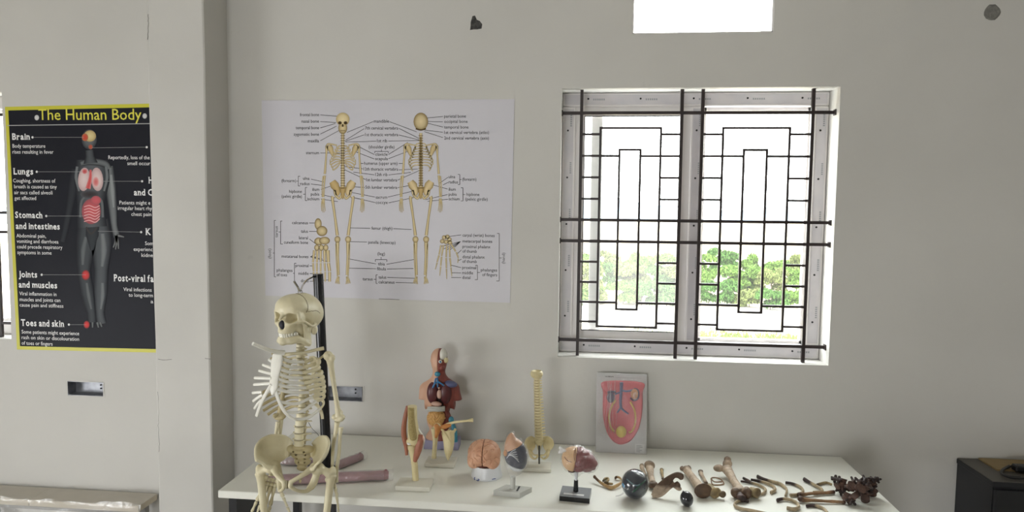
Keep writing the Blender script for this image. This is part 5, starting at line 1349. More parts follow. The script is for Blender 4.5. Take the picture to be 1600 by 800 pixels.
# ---- brain on its round stand
def brain():
    c = table(757, 753); r = 25/ppm(c); yc = c[1]+r; t = thing('brain_model', 'pink brown brain model resting on a round white stand', 'anatomy model', (c[0], yc, TZ))
    q = lambda x, y, d=0: wall(x, y, yc+d)
    zt = q(757, 724.5)[2]-TZ
    G().lathe((c[0], yc, TZ), [(r*.97, 0), (r*1.0, .003), (r*.98, .010), (r*.90, zt*.6), (r*.86, zt), (r*.80, zt), (r*.78, zt-.012)], 40).build('stand', 'stand_white', t, sharp=50)
    def on(x, y, s_=.0008):                      # point on the front of the stand
        p = q(x, y, 0); h = (p[2]-TZ)/zt; rr = r*(.99-.13*h)+s_; dx = p[0]-c[0]; return np.array([p[0], yc-math.sqrt(max(1e-6, rr*rr-dx*dx)), p[2]])
    for pts in ([(745, 738.5), (744, 741), (746, 744), (748.5, 743.5)], [(748, 742), (750.5, 742.2), (752, 740.5), (750, 740)], [(771.5, 740.8), (774, 740.4), (776.5, 740.8)]):
        G().tube(cr([on(*p) for p in pts], 4), .0016, 6).build('printed_mark', 'logo_blue', t)
    bc = q(756.5, 709); R_ = 1/ppm(bc)
    for sd in (-1, 1):
        s = SDF(bc-np.array([30*R_ if sd < 0 else .002, .075, 25*R_]), bc+np.array([30*R_ if sd > 0 else .002, .075, 27*R_]), .00155)
        X, Y, Z = s.X-bc[0], s.Y-bc[1], s.Z-bc[2]
        s.u(s.ell(bc+np.array([sd*3*R_, 0, 1.0*R_]), (23*R_, .062, 21*R_))).u(s.ell(bc+np.array([sd*15*R_, -.018, -9*R_]), (10.5*R_, .040, 10*R_)), .010)
        f = 1.45
        w1 = np.sin(f*(X*95+sd)+2.4*np.sin(f*Y*60+1)+2.0*np.sin(f*Z*72))+np.sin(f*Z*90+2.4*np.sin(f*X*70+sd)+1.8*np.sin(f*Y*62+2))+np.sin(f*Y*92+2.0*np.sin(f*Z*66)+1.7*np.sin(f*X*58))
        s.F = s.F+.0042*np.exp(-(w1/.40)**2)
        s.u(s.ell(bc+np.array([sd*14*R_, -.030, -13*R_]), (7*R_, .022, 5*R_)), .006)
        s.cap_to(-(sd*X-.0013))
        s.g(0).build('hemisphere', 'brain_pink', t, sharp=180)
    G().ell(bc+np.array([0, 0, -4*R_]), (.003, .045, 15*R_)).build('fissure_sheet', 'brain_dark', t); G().ell(bc+np.array([0, -.02, -14.5*R_]), (12*R_, .030, 4*R_)).build('underside', 'brain_dark', t)  # thin dark sheet between the hemispheres, dark lump below them
brain()

# ---- wrapped dark half-organ on a grey stand
def wrapped_organ():
    yb = table(801, 768)[1]; t = thing('wrapped_organ_model', 'dark blue cut-open organ model in clear plastic on a grey stand, right of the brain', 'anatomy model', table(801, 770))
    a, b = table(771, 774), table(812, 778.5); c3 = table(831, 769)
    d1 = b-a; d2 = c3-b; V = [a, b, b+d2, a+d2]; zz = .019
    G().add([*V, *[v+[0, 0, zz] for v in V]], [[0, 3, 2, 1], [4, 5, 6, 7], [0, 1, 5, 4], [1, 2, 6, 5], [2, 3, 7, 6], [3, 0, 4, 7]]).build('base', 'plinth_grey', t, smooth=False)
    g = G(); m0 = a+d1*.78+d2*.25+[0, 0, zz+.0006]; m1 = a+d1*.55+d2*.95+[0, 0, zz+.0006]
    for i in range(9): p = m0+(m1-m0)*(i/9); g.box(p-[.0035, .0022, .0003], p+[.0035, .0022, .0003])
    g.build('base_print', 'ink_black', t, smooth=False)
    cc = (a+b+d2+d2*0)/2; cx = (a+d1*.5+d2*.5); q = lambda x, y, d=0: wall(x, y, cx[1]+d)
    G().tube([cx+[0, 0, zz], q(801.5, 745)], .0095, 18).build('post', 'plinth_grey', t)
    lo, hi = q(780, 750, -.05), q(830, 670, .05)
    def shape(s, e=0.0): return np.minimum(smin(s.ell(q(806, 711), (.042+e, .032+e, .062+e), R=ry(-.18)), s.ell(q(797, 690), (.016+e, .018+e, .034+e), R=ry(.22)), .012), 9)
    s = SDF(lo, hi, .0024); F = shape(s); zc = s.Z+0.5*(s.X-q(803, 700)[0])*-1.0
    cut = q(803, 699)[2]
    top = SDF(lo, hi, .0024); top.F = np.maximum(F, cut-zc); top.g(1).build('upper_part', 'organ_tan', t, sharp=60)
    bot = SDF(lo, hi, .0024); low = q(803, 726)[2]
    bot.F = np.maximum(np.maximum(F, zc-cut), low-(s.Z+.35*(s.X-q(803, 720)[0]))); bot.g(1).build('dark_part', 'organ_navy', t, sharp=60)
    wh = SDF(lo, hi, .0024); wh.F = np.maximum(F, (s.Z+.35*(s.X-q(803, 720)[0]))-low); wh.g(1).build('pale_part', 'organ_white', t, sharp=60)
    for k in range(6):
        a_ = q(792+k*.6, 716-k*1.5, -.028); G().tube(cr([a_, q(799+k*1.2, 706+k*2, -.032), q(806+k, 702+k*4, -.033)], 4), .0009, 5).build('nerve_thread', 'organ_white', t)
    G().ell(q(790, 708, -.02), (.008, .008, .012)).build('pale_lump', 'organ_tan', t)
    def f(s): return np.minimum(shape(s, .006), smin(s.cap(q(803, 728), q(801, 748), .026, .010), shape(s, .006), .02))
    wrap(t, q(778, 755, -.06), q(834, 664, .06), f, 'clear_film', .0042, .005, 60, 3)
wrapped_organ()

# ---- small spine with pelvis
def spine_model():
    yb = table(842, 735)[1]+.03; t = thing('spine_model', 'small cream spine and pelvis model on a white base', 'anatomy model', (table(842, 738)[0], yb, TZ))
    plinth(t, (812, 737), (861, 739), .075, .016); q = lambda x, y, d=0: wall(x, y, yb+d)
    G().tube([q(842.5, 729), q(842.5, 690)], .0038, 10).build('rod', 'dark_metal', t)
    P = chainpos([q(842.5, 692, 0), q(842, 680, -.006), q(841, 660, .004), q(840, 630, .012), q(839, 605, .006), q(839, 592, .0)], 24)
    s = SDF((-.032, -.018, -.014), (.032, .040, .014), .0018)
    s.u(np.maximum(np.sqrt((s.X/.0165)**2+(s.Y/.013)**2)*.013-.013*(0.88+0.12*(s.Z/.0075)**2), np.abs(s.Z)-.0072))
    for q_ in (-1, 1): s.u(s.cap((q_*.008, .010, 0), (q_*.019, .020, .002), .0042, .004), .004); s.u(s.cap((q_*.012, .018, 0), (0, .026, 0), .0042), .004)
    s.u(s.cap((0, .026, 0), (0, .034, -.006), .0042, .0035), .004); vm = s.g(1).mesh('vertebra'); vm.materials.append(MATS['bone_ivory'])
    for i, p in enumerate(P):
        k = 1.10-.014*i; link('vertebra', vm, None, t, p, (0, 0, -.15), (k, k, .70))
    for i in range(23): G().ell((P[i]+P[i+1])/2, (.0150-.00022*i, .0115, .0022), 12, 6).build('disc', 'disc_amber', t)
    s = SDF(q(826, 600, -.04), q(852, 570, .04), .0018); s.u(s.ell(q(838.5, 584), (.0255, .026, .020))).cut(s.ell(q(838.5, 576), (.021, .022, .017)), .002); s.u(s.ell(q(839, 589.5), (.013, .014, .006)), .006)
    s.g(1).build('skull_base', 'bone_ivory', t)
    g = G()
    for sd in (-1, 1):
        cx_ = 842.5; pts = [(cx_+sd*5, 687, .012), (cx_+sd*12, 682, .008), (cx_+sd*20, 686, -.006), (cx_+sd*22.5, 694, -.014), (cx_+sd*19, 702, -.016)]
        cre = cr([q(*p) for p in pts], 5); inn = cr([q(cx_+sd*5, 697, .010), q(cx_+sd*8, 702, .006), q(cx_+sd*12, 708, -.004)], 10)
        n = len(cre); V = []; F = []
        for k in (0, 1):
            for j in range(6):
                u = j/5
                for i in range(n): p = inn[int(i/(n-1)*(len(inn)-1))]*(1-u)+cre[i]*u; V.append(p+np.array([sd*.004*math.sin(math.pi*u), .008*math.sin(math.pi*u)+(.0018 if k else -.0018), 0]))
        ix = lambda k, j, i: k*6*n+j*n+i
        for j in range(5):
            for i in range(n-1): F += [[ix(0, j, i), ix(0, j, i+1), ix(0, j+1, i+1), ix(0, j+1, i)], [ix(1, j, i), ix(1, j+1, i), ix(1, j+1, i+1), ix(1, j, i+1)]]
            F += [[ix(0, j, 0), ix(0, j+1, 0), ix(1, j+1, 0), ix(1, j, 0)], [ix(0, j, n-1), ix(1, j, n-1), ix(1, j+1, n-1), ix(0, j+1, n-1)]]
        for j in (0, 5):
            for i in range(n-1): F.append([ix(0, j, i), ix(1, j, i), ix(1, j, i+1), ix(0, j, i+1)])
        gg_ = G().add(V, F); ctube(gg_, [q(cx_+sd*13, 706, -.004), q(cx_+sd*8, 711, -.022), q(cx_+sd*1.5, 711.5, -.026)], [.006, .0042, .0045], 8)
        ctube(gg_, [q(cx_+sd*15, 703, -.002), q(cx_+sd*12.5, 713, .0), q(cx_+sd*7, 717, -.010), q(cx_+sd*2, 713, -.024)], [.007, .006, .0042, .004], 8); ctube(gg_, cre, .0026, 6, 1)
        remesh(gg_, .0018, 3).build('hip_bone', 'bone_ivory', t)
    s = SDF(q(832, 708, -.02), q(853, 684, .03), .0016); s.u(s.chain([q(842.5, 691, .006), q(842.5, 698, .014), q(842.5, 705, .012)], [.014, .009, .004])); s.g(1).build('sacrum', 'bone_ivory', t)
mat('disc_amber', (112, 74, 44), 0.5)
spine_model()

# ---- wrapped heart on a black stand
def heart():
    cb = table(900, 780); t = thing('wrapped_heart_model', 'tan and red heart-shaped organ in clear plastic on a glossy black stand', 'anatomy model', cb)
    a, b = table(874, 782.5), table(921, 787); d1 = b-a; w = np.linalg.norm(d1); u = d1/w; nv = np.array([-u[1], u[0], 0]); dep = .088; hh = .018
    V = [a, b, b+nv*dep, a+nv*dep]
    def slab(z0, z1): return G().add([*[v+[0, 0, z0] for v in V], *[v+[0, 0, z1] for v in V]], [[0, 3, 2, 1], [4, 5, 6, 7], [0, 1, 5, 4], [1, 2, 6, 5], [2, 3, 7, 6], [3, 0, 4, 7]])
    slab(0, hh).build('base', 'gloss_black', t, smooth=False); slab(hh, hh+.002).build('base_plate', 'acrylic_grey', t, smooth=False)
    p0, p1 = a+u*w*.12+nv*.012, a+u*w*.80+nv*.026; G().add([p0+[0, 0, hh+.0025], p0+u*(w*.68)+[0, 0, hh+.0025], p0+u*(w*.68)+nv*.014+[0, 0, hh+.0025], p0+nv*.014+[0, 0, hh+.0025]], [[0, 1, 2, 3]]).build('paper_strip', 'label_white', t, smooth=False)
    c = (a+b)/2+nv*dep*.55; q = lambda x, y, d=0: wall(x, y, c[1]+d)
    G().lathe((c[0], c[1], TZ+hh+.002), [(.0095, 0), (.0085, .02), (.0075, q(900, 751)[2]-TZ-hh)], 18).build('post', 'gloss_black', t)
    G().lathe((c[0], c[1], q(900, 751)[2]), [(.005, 0), (.006, .015), (.009, .034)], 14).build('clear_stem', 'organ_white', t)
    lo, hi = q(870, 748, -.06), q(946, 690, .06)
    def shape(s, e=0.0): return smin(s.ell(q(893, 717), (.036+e, .040+e, .043+e)), smin(s.ell(q(909, 718), (.036+e, .038+e, .040+e)), s.ell(q(922, 724), (.026+e, .026+e, .024+e), R=ry(.35)), .03), .03)
    s = SDF(lo, hi, .0024); F = shape(s); px = q(899, 717)[0]+.15*(s.Z-q(899, 717)[2])
    L = SDF(lo, hi, .0024); L.F = np.maximum(F, s.X-px); L.g(1).build('tan_half', 'heart_tan', t, sharp=60)
    R = SDF(lo, hi, .0024); R.F = np.maximum(F+.0015*np.sin(s.Z*260+3*np.sin(s.X*90)), px-s.X); R.g(1).build('red_half', 'heart_red', t, sharp=60)
    for pts in ([(882, 714), (887, 720), (897, 723)], [(898, 703), (897, 712), (898, 724)], [(899, 700), (900, 717), (899, 735)]):
        G().tube(cr([q(*p, -.0405 if p[0] > 885 else -.034) for p in pts], 5), .0011, 5).build('groove_line', 'brain_dark', t)
    G().ell(q(893, 736, -.005), (.014, .014, .004)).build('foot_disc', 'cavity_dark', t)
    wrap(t, q(866, 755, -.07), q(948, 688, .07), lambda s: smin(shape(s, .005), s.cap(q(899, 732), q(900, 748), .018, .008), .02), 'clear_film', .0042, .006, 60, 7)
    g = G(); rg = np.random.RandomState(5); V = []; F = []
    for k in range(7):                           # gathered tail of the film
        a_ = q(884, 706, -.02+.008*k*.5); e = q(873+rg.uniform(-2, 2), 703+rg.uniform(-4, 8), -.02+.01*k*.5); n0 = len(V); V += [a_, e, e+np.array([.004, 0, .010]), a_+np.array([.002, 0, .006])]; F.append([n0, n0+1, n0+2, n0+3])
    g.add(V, F).build('film_tail', 'milky_film', t, smooth=False)
heart()

# ---- urinary system board leaning on the wall
def board():
    bl, br = table(931, 704), table(1010, 709.5); bl[1] = br[1] = -.085
    bl = wall(931, 703.5, -.085); br = wall(1010, 709, -.085); bl[2] = br[2] = TZ+.001
    tl = wall(937, 583, -.028); tr = wall(1014.5, 585.5, -.028); zt = (tl[2]+tr[2])/2
    t = thing('urinary_system_board', 'grey relief board of the urinary system in plastic, leaning on the wall below the window', 'anatomy model', ((bl[0]+br[0])/2, -.085, TZ))
    U_ = (br-bl); W_ = np.linalg.norm(U_); U_ /= W_; Vv = np.array([0, .057, zt-TZ]); H_ = np.linalg.norm(Vv); Vv /= H_; N_ = np.cross(U_, Vv)   # towards the room
    N_ = N_ if N_[1] < 0 else -N_
    def P(u, v, n=0.0): return bl+U_*u*W_+Vv*v*H_+N_*n          # u,v in 0..1
    def C(cu, cv, n=0.0): return P((cu-55)/(505-55), 1-(cv-45)/(735-45), n)   # from the close-up's coordinates
    fr = [P(0, 0, .0), P(1, 0, 0), P(1, 1, 0), P(0, 1, 0)]; bk = [p-N_*.012 for p in fr]
    G().add(fr+bk, [[0, 1, 2, 3], [7, 6, 5, 4], [0, 4, 5, 1], [1, 5, 6, 2], [2, 6, 7, 3], [3, 7, 4, 0]]).build('board', 'board_grey', t, smooth=False)
    ou = [(118, 118), (460, 115), (468, 200), (468, 330), (455, 440), (425, 540), (370, 620), (310, 655), (260, 660), (205, 635), (155, 570), (125, 480), (112, 380), (112, 220)]
    ring = cr(ou, 5, True); n = len(ring); V = []; F = []; cen = ring.mean(0)
    lev = [(1.0, 0.0), (.99, .010), (.93, .017), (.6, .014), (.0, .013)]
    for k, (sc_, h_) in enumerate(lev[:-1]):
        for p in ring: w = cen+(p-cen)*sc_; V.append(C(w[0], w[1], h_))
    V.append(C(*cen, lev[-1][1])); m = len(lev)-1
    for k in range(m-1):
        for i in range(n): j = (i+1) % n; F.append([k*n+i, k*n+j, (k+1)*n+j, (k+1)*n+i])
    for i in range(n): F.append([(m-1)*n+i, (m-1)*n+(i+1) % n, m*n])
    G().add(V, F).build('relief', 'relief_pink', t)
    def pipe(nm, pts, r, m, h=.018): g = G(); ctube(g, [C(a, b, h) for a, b in pts], r, 8, 5); return g.build(nm, m, t)
    def lump(nm, a, b, ra, rb, m, h=.016, th=.010): return G().ell(C(a, b, h), (ra, th, rb), 18, 12).build(nm, m, t)
    pipe('aorta', [(275, 118), (272, 200), (268, 280), (272, 345)], [.007, .0065, .006, .006], 'vessel_slate'); pipe('iliac_vessel', [(272, 340), (300, 365), (340, 390)], [.005, .0045, .003], 'vessel_slate'); pipe('iliac_vessel', [(272, 340), (255, 360), (240, 385)], [.005, .004, .003], 'vessel_slate')
    pipe('renal_vessel', [(275, 185), (310, 195), (350, 190), (390, 172)], [.004, .004, .004, .003], 'vessel_slate'); pipe('renal_vessel', [(270, 205), (240, 215), (215, 225)], .0035, 'vessel_slate')
    lump('kidney', 180, 255, .0175, .0235, 'kidney_dark'); lump('kidney', 392, 215, .0165, .0235, 'kidney_tan', .017)
    pipe('kidney_rim', [(385, 168), (418, 178), (428, 215), (420, 255), (385, 272), (355, 250)], .0035, 'kidney_dark', .020)
    pipe('kidney_core', [(405, 205), (390, 215), (385, 240)], .0055, 'stomach_pink', .026)
    pipe('adrenal_vessel', [(150, 215), (180, 205), (225, 205)], .0055, 'kidney_dark', .02)
    pipe('ureter', [(225, 275), (190, 330), (168, 400), (172, 470), (190, 520), (215, 545)], .0042, 'ureter_yellow'); pipe('ureter', [(355, 285), (390, 350), (402, 420), (395, 490), (370, 540), (345, 550)], .0042, 'ureter_yellow')
    lump('bladder', 277, 547, .0225, .0255, 'bladder_yellow', .018, .014)
    def flat_text(s_, u0, u1, v, cap, bold):
        Vt, Ft = glyph_mesh(s_, bold); w = Vt[:, 0].max()-Vt[:, 0].min(); g = G()
        a, b = C(u0, v, .0012), C(u1, v, .0012); k = np.linalg.norm(b-a)/w; g.add([a+U_*(x-Vt[:, 0].min())*k+Vv*(y-.3)*cap for x, y in Vt], Ft); return g
    flat_text('HUMAN', 130, 205, 75, .0075, .02).build('title', 'ink_black', t, smooth=False)['kind'] = 'stuff'; flat_text('URINARY SYSTEM', 225, 450, 82, .006, .0).build('title', 'ink_grey', t, smooth=False)['kind'] = 'stuff'
    lb = [C(405, 735, .001), C(488, 735, .001), C(488, 650, .001), C(405, 650, .001)]; G().add(lb, [[0, 1, 2, 3]]).build('label', 'label_white', t, smooth=False)
    g = G()
    for k in range(5): a, b = C(415, 665+k*13, .0016), C(415+(45, 55, 30, 50, 35)[k], 665+k*13, .0016); g.add([a-Vv*.0012, b-Vv*.0012, b+Vv*.0012, a+Vv*.0012], [[0, 1, 2, 3]])
    g.build('label_print', 'ink_grey', t, smooth=False)
    # clinging film over the front, creased
    V = []; F = []; nx, ny = 22, 30
    for j in range(ny+1):
        for i in range(nx+1):
            u, v = i/nx, j/ny; e = min(u, 1-u, v, 1-v); h = .003+min(.030, e*.20)+.003*noise.noise((u*9, v*12, 2.0)); V.append(P(u*1.02-.01, v*1.02-.01, h))
    for j in range(ny):
        for i in range(nx): a = j*(nx+1)+i; F.append([a, a+1, a+nx+2, a+nx+1])
    G().add(V, F).build('plastic_wrap', 'cling_film', t, smooth=False)
    rg = np.random.RandomState(11)
    for k in range(6):
        u = rg.uniform(.15, .45); V = [P(u+.02*math.sin(k+j), .92-.11*j-rg.uniform(0, .02), .034+.002*rg.rand()) for j in range(7)]; G().tube(cr(V, 3), .0007, 5).build('film_crease', 'milky_film', t)
board()
# ------------------------------------------------------------------ wrapped pink limb models behind the skeleton
def limb_model(nm, a, b, r, label, knob):
    pa, pb_ = table(*a, TZ+r), table(*b, TZ+r); t = thing(nm, label, 'anatomy model', ((pa[0]+pb_[0])/2, (pa[1]+pb_[1])/2, TZ), 'pink limb models in plastic')
    g = G(); P_ = [pa+(pb_-pa)*u for u in (0, .02, .25, .5, .75, .97, 1)]; g.tube(cr(P_, 4), crr([r*.6, r*.95, r*1.0, r*.96, r*.92, r*.9, r*.6], 25), 16); g.build('limb', 'arm_pink', t)
    d = (pb_-pa)/np.linalg.norm(pb_-pa); G().ell(pb_-d*r*.5+np.array([0, 0, r*.75]), (r*.35, r*.35, r*.4)).build('end_knob', 'arm_red', t)
    G().tube([pb_-d*r*.9, pb_+d*r*.02], [r*.93, r*.80], 16).build('end_cap', 'arm_red', t)
    g = G(); V = []; F = []; n = 14; m = 34
    for i in range(m+1):
        c = pa-d*.012+(pb_-pa+d*.03)*(i/m)
        for k in range(n):
            a_ = 2*math.pi*k/n; s_ = np.cross(d, [0, 0, 1]); rr = r*(1.10+.16*noise.noise((i*.6, math.cos(a_)*2.2, math.sin(a_)*2.2+knob)))
            z = math.sin(a_)*rr; V.append(c+s_*math.cos(a_)*rr+np.array([0, 0, max(z, -r*.99)]))
    for i in range(m):
        for k in range(n): F.append([i*n+k, i*n+(k+1) % n, (i+1)*n+(k+1) % n, (i+1)*n+k])
    g.add(V, F).build('plastic_wrap', 'cloudy_film', t, smooth=False); return t
limb_model('limb_model', (409, 751), (607, 742), .0195, 'long pink limb model in clear plastic lying along the table behind the skeleton', 1)
limb_model('limb_model', (528, 727), (565, 713), .0170, 'shorter pink limb model in clear plastic slanting towards the wall', 5)
c = table(470, 726); t = thing('plastic_bundle', 'crumpled bundle of clear plastic and pink wrapping behind the hip bones', 'wrapping', c)
s = SDF(c-[.12, .05, .01], c+[.14, .06, .07], .005); s.u(s.ell(c+[-.04, 0, .018], (.06, .035, .022))).u(s.ell(c+[.05, .01, .022], (.06, .035, .026)), .02); s.cap_to(TZ+.001-s.Z)
g = s.g(1); V = np.vstack(g.v); V = [v+np.array(noise.noise_vector(tuple(v*60)))*.007*min(1, (v[2]-TZ)/.01) for v in V]
G().add(V, g.f).build('film_bundle', 'milky_film', t, smooth=False)
s = SDF(c-[.10, .04, .01], c+[.12, .05, .05], .004); s.u(s.ell(c+[-.04, 0, .012], (.05, .026, .014))).u(s.ell(c+[.05, .01, .014], (.05, .026, .016)), .02); s.cap_to(TZ+.002-s.Z); s.g(1).build('pink_filling', 'arm_pink', t)
c = table(515, 768); g = G(); g.ell(c+[0, 0, .006], (.007, .006, .006), 10, 8).tube([c+[0, 0, .008], c+[-.002, .004, .022]], [.004, .001], 8)
tag(remesh(g, .0012, 2).build('red_plug', 'arm_red', org=tuple(c)), 'tiny dark red plug on the table edge beside the skeleton\'s hand', 'plug')

# ------------------------------------------------------------------ loose bones
mat('arm_pink2', (160, 110, 118), 0.4)
mat('old_bone', (168, 138, 108), 0.6, col2=(116, 86, 62), scale=26, bump=0.25, bscale=90)
mat('pale_bone', (196, 176, 148), 0.6, col2=(150, 124, 96), scale=22, bump=0.25, bscale=90)
mat('dark_bone', (92, 66, 52), 0.55, col2=(50, 34, 30), scale=30, bump=0.3, bscale=90)
mat('yellow_bone', (188, 164, 116), 0.6, col2=(132, 102, 64), scale=24, bump=0.25, bscale=90)
mat('black_wrap', (26, 28, 34), 0.12, var=0.3, scale=14, coat=0.6)
def stained(name, rough=0.55):
    m = mat(name, (255, 255, 255), rough, attr='Col', bump=0.25, bscale=90); nt = m.node_tree; n = nt.nodes; l = nt.links
    a = [q for q in n if q.type == 'ATTRIBUTE'][0]; nz = n.new('ShaderNodeTexNoise'); nz.inputs['Scale'].default_value = 45; nz.inputs['Detail'].default_value = 6
    tc = [q for q in n if q.type == 'TEX_COORD'][0]; l.new(tc.outputs['Object'], nz.inputs['Vector'])
    mr = n.new('ShaderNodeMapRange'); mr.inputs[1].default_value = .3; mr.inputs[2].default_value = .7; mr.inputs[3].default_value = .62; mr.inputs[4].default_value = 1.15; l.new(nz.outputs['Fac'], mr.inputs[0])
    mx = n.new('ShaderNodeVectorMath'); mx.operation = 'SCALE'; l.new(a.outputs['Color'], mx.inputs[0]); l.new(mr.outputs[0], mx.inputs['Scale']); l.new(mx.outputs[0], n['Principled BSDF'].inputs['Base Color'])
stained('stained_bone')
TONES = {'pale_bone': ((186, 166, 144), (92, 70, 52)), 'yellow_bone': ((164, 144, 104), (98, 80, 54)), 'old_bone': ((150, 116, 84), (78, 54, 42)), 'dark_bone': ((84, 60, 50), (48, 34, 32)), 'stained_rib': ((172, 154, 124), (60, 44, 42)), 'tan_rib': ((186, 152, 104), (92, 62, 38))}
def stain(g, d, tone, lo=.18, hi=.82, seed=0.0):
    """colours a bone: pale along the shaft, dark towards its ends"""
    V = np.vstack(g.v); t = (V-V.mean(0)) @ np.array(d); t = (t-t.min())/(t.max()-t.min()+1e-9); A_, B_ = [np.array(lin(c_)) for c_ in TONES[tone]]
    nz = np.array([noise.noise((v[0]*40+seed, v[1]*40, v[2]*40)) for v in V])*.35
    k = np.clip(np.maximum((lo-t)/.12, (t-hi)/.12)+.16+nz, 0, 1)[:, None]; g.v = [V]; g.c = [A_*(1-k)+B_*k]; return g
def two_tone(name, dark, light, axis_noise=7.0):
    """bone that is stained dark in patches along its length"""
    return mat(name, light, 0.55, col2=dark, scale=axis_noise, detail=2, bump=0.2, bscale=90)
two_tone('stained_rib', (62, 44, 40), (196, 178, 140), 16); two_tone('tan_rib', (96, 66, 40), (192, 162, 112), 15)
def curved(nm, label, pts, rad, m, cat='bone', group=None, flat=.55, lift=None, ends=None, vox=.0016):
    """a curved bone lying on the table; pts in the photograph, optional height above the table per point"""
    lift = lift or [0]*len(pts); r0 = rad if np.isscalar(rad) else max(rad)
    W = [table(x, y, TZ+r0*flat+z) for (x, y), z in zip(pts, lift)]
    c = np.mean(W, 0); g = G(); ctube(g, W, rad if np.isscalar(rad) else [q*.85 for q in rad], 10, 6, flat=1.55 if len(pts) < 8 else 1.2, up=(0, 0, 1))
    for i, e in (ends or []): g.ell(W[i], e, 12, 8)
    zlo = min(float(v[:, 2].min()) for v in g.v); g.move(t=(0, 0, max(0, TZ-zlo+.0003)))
    g = remesh(g, vox, 2); stain(g, (W[-1]-W[0])/np.linalg.norm(W[-1]-W[0]) if len(pts) < 6 else (W[len(W)//2]-W[0])/np.linalg.norm(W[len(W)//2]-W[0]), m, .38, 1.1, pts[0][0]*.1)
    return tag(g.build(nm, 'stained_bone', org=(c[0], c[1], TZ), colors=True), label, cat, group)
GR = 'loose ribs on the table'
curved('rib_bone', 'slender curved brown bone with an upturned tip beside the black stand', [(929, 747), (935, 753), (944, 759.5), (955, 764), (965, 760), (973, 754)], [.0048, .0045, .0052, .0058, .0054, .0045], 'tan_rib', group=GR, lift=[.012, .006, 0, 0, .004, .008], ends=[(0, (.006, .006, .007))])
curved('bone_fragment', 'small hooked tan bone inside the bend of the curved brown one', [(942, 753), (945, 749.5), (950, 749), (950.5, 752), (945, 755), (951, 757), (958, 757.5)], [.0035, .0042, .0042, .004, .0045, .0045, .003], 'yellow_bone')
curved('bone_fragment', 'short arched tan bone just left of the glossy dark ball', [(961, 749), (963, 746), (968, 747), (972, 751)], [.004, .0046, .0046, .0035], 'tan_rib', lift=[.0, .006, .006, 0])

def long_bone(nm, label, a, b, r, ends_a, ends_b, m, cat='bone', group=None, lift=(0, 0), side=None, vox=.0026, mid=None):
    """bone lying on the table from a to b; ends are (along, across, up, radii) lumps in a frame along the shaft"""
    A, B = table(*a, TZ+r[0]+lift[0]), table(*b, TZ+r[-1]+lift[1]); d = (B-A)/np.linalg.norm(B-A); s_ = np.cross(d, [0, 0, 1]); s_ /= np.linalg.norm(s_); u = np.cross(s_, d)
    Rm = np.stack([d, s_, u], 1); g = G()
    P_ = [A+(B-A)*t+(np.array(mid)*math.sin(math.pi*t) if mid is not None else 0) for t in np.linspace(0, 1, len(r))]; ctube(g, P_, r, 12, 5)
    for E_, O in ((ends_a, A), (ends_b, B)):
        for al, ac, up, rad in E_: g.ell(O+d*al+s_*ac+u*up, rad, 14, 10, R=Rm)
    g = remesh(g, vox, 2); g.v = [np.array([v+np.array(noise.noise_vector(tuple(v*85)))*.0007+np.array(noise.noise_vector(tuple(v*30)))*.0014 for v in np.vstack(g.v)])]
    zlo = np.vstack(g.v)[:, 2].min(); g.move(t=(0, 0, TZ-zlo+.0004)); stain(g, d, m, .15, .86, a[0]*.1)
    return tag(g.build(nm, 'stained_bone', colors=True, org=tuple((A+B)/2*[1, 1, 0]+[0, 0, TZ])), label, cat, group)
GL = 'loose limb bones on the table'
long_bone('limb_bone', 'stout bone with a ring-shaped head pointing at the wall behind the glossy ball', (1020, 757), (1015, 731), [.016, .012, .0115, .013, .016], [(-.004, .008, .002, (.014, .012, .012)), (-.004, -.010, .0, (.012, .011, .011))], [(.006, 0, .008, (.014, .022, .020)), (.010, .012, .004, (.010, .010, .012))], 'pale_bone', group=GL, lift=(0, .008))
long_bone('limb_bone', 'slim knobbed bone beside the ring-headed one, nearer the relief board', (1008, 745), (1003, 730), [.008, .0075, .008, .010], [], [(.004, 0, .004, (.008, .010, .010))], 'pale_bone', group=GL)
long_bone('limb_bone', 'short slim upright-looking bone between the hip piece and the board', (1036, 749), (1034, 735), [.0055, .005, .0055, .007], [], [(.003, 0, .002, (.006, .008, .007))], 'yellow_bone', group=GL)
long_bone('limb_bone', 'thick shin bone with its broad flat head turned to the front', (1098, 770), (1072, 735), [.018, .0175, .0155, .0140, .0165], [(.004, 0, .003, (.022, .026, .022)), (-.006, 0, .005, (.009, .034, .029))], [(.004, .012, .002, (.012, .010, .012)), (.006, -.014, .0, (.012, .010, .010))], 'pale_bone', group=GL)
long_bone('limb_bone', 'knobbly joint end lying against the thick shin bone', (1117, 772), (1107, 762), [.016, .015, .012], [(0, 0, 0, (.008, .024, .021)), (-.008, .026, -.004, (.010, .013, .013))], [], 'yellow_bone', group=GL)
long_bone('limb_bone', 'slim small bone lying behind the thick shin bone', (1104, 756), (1095, 738), [.008, .0065, .0065, .0085], [], [(.003, 0, .002, (.008, .011, .009))], 'pale_bone', group=GL)
long_bone('limb_bone', 'large pale thigh bone with a two-lobed head towards the wall', (1158, 770), (1136, 733), [.020, .0155, .0145, .0165, .0200],
          [(-.004, .018, .004, (.022, .019, .022)), (-.002, -.020, .002, (.021, .019, .020))], [(.014, .004, .016, (.017, .019, .018)), (.000, -.032, .004, (.014, .022, .014)), (.022, .006, .030, (.012, .014, .014))], 'pale_bone', group=GL, lift=(0, .012))
long_bone('joint_cap', 'round yellowish joint head resting by the thigh bone\'s dark end', (1182, 773), (1172, 768), [.015, .018, .014], [(0, 0, .004, (.010, .020, .019))], [], 'yellow_bone')
long_bone('joint_cap', 'dark stained knuckle of bone under the thigh bone\'s near end', (1158, 779), (1150, 770), [.013, .016, .013], [(0, 0, 0, (.014, .018, .014))], [], 'dark_bone')

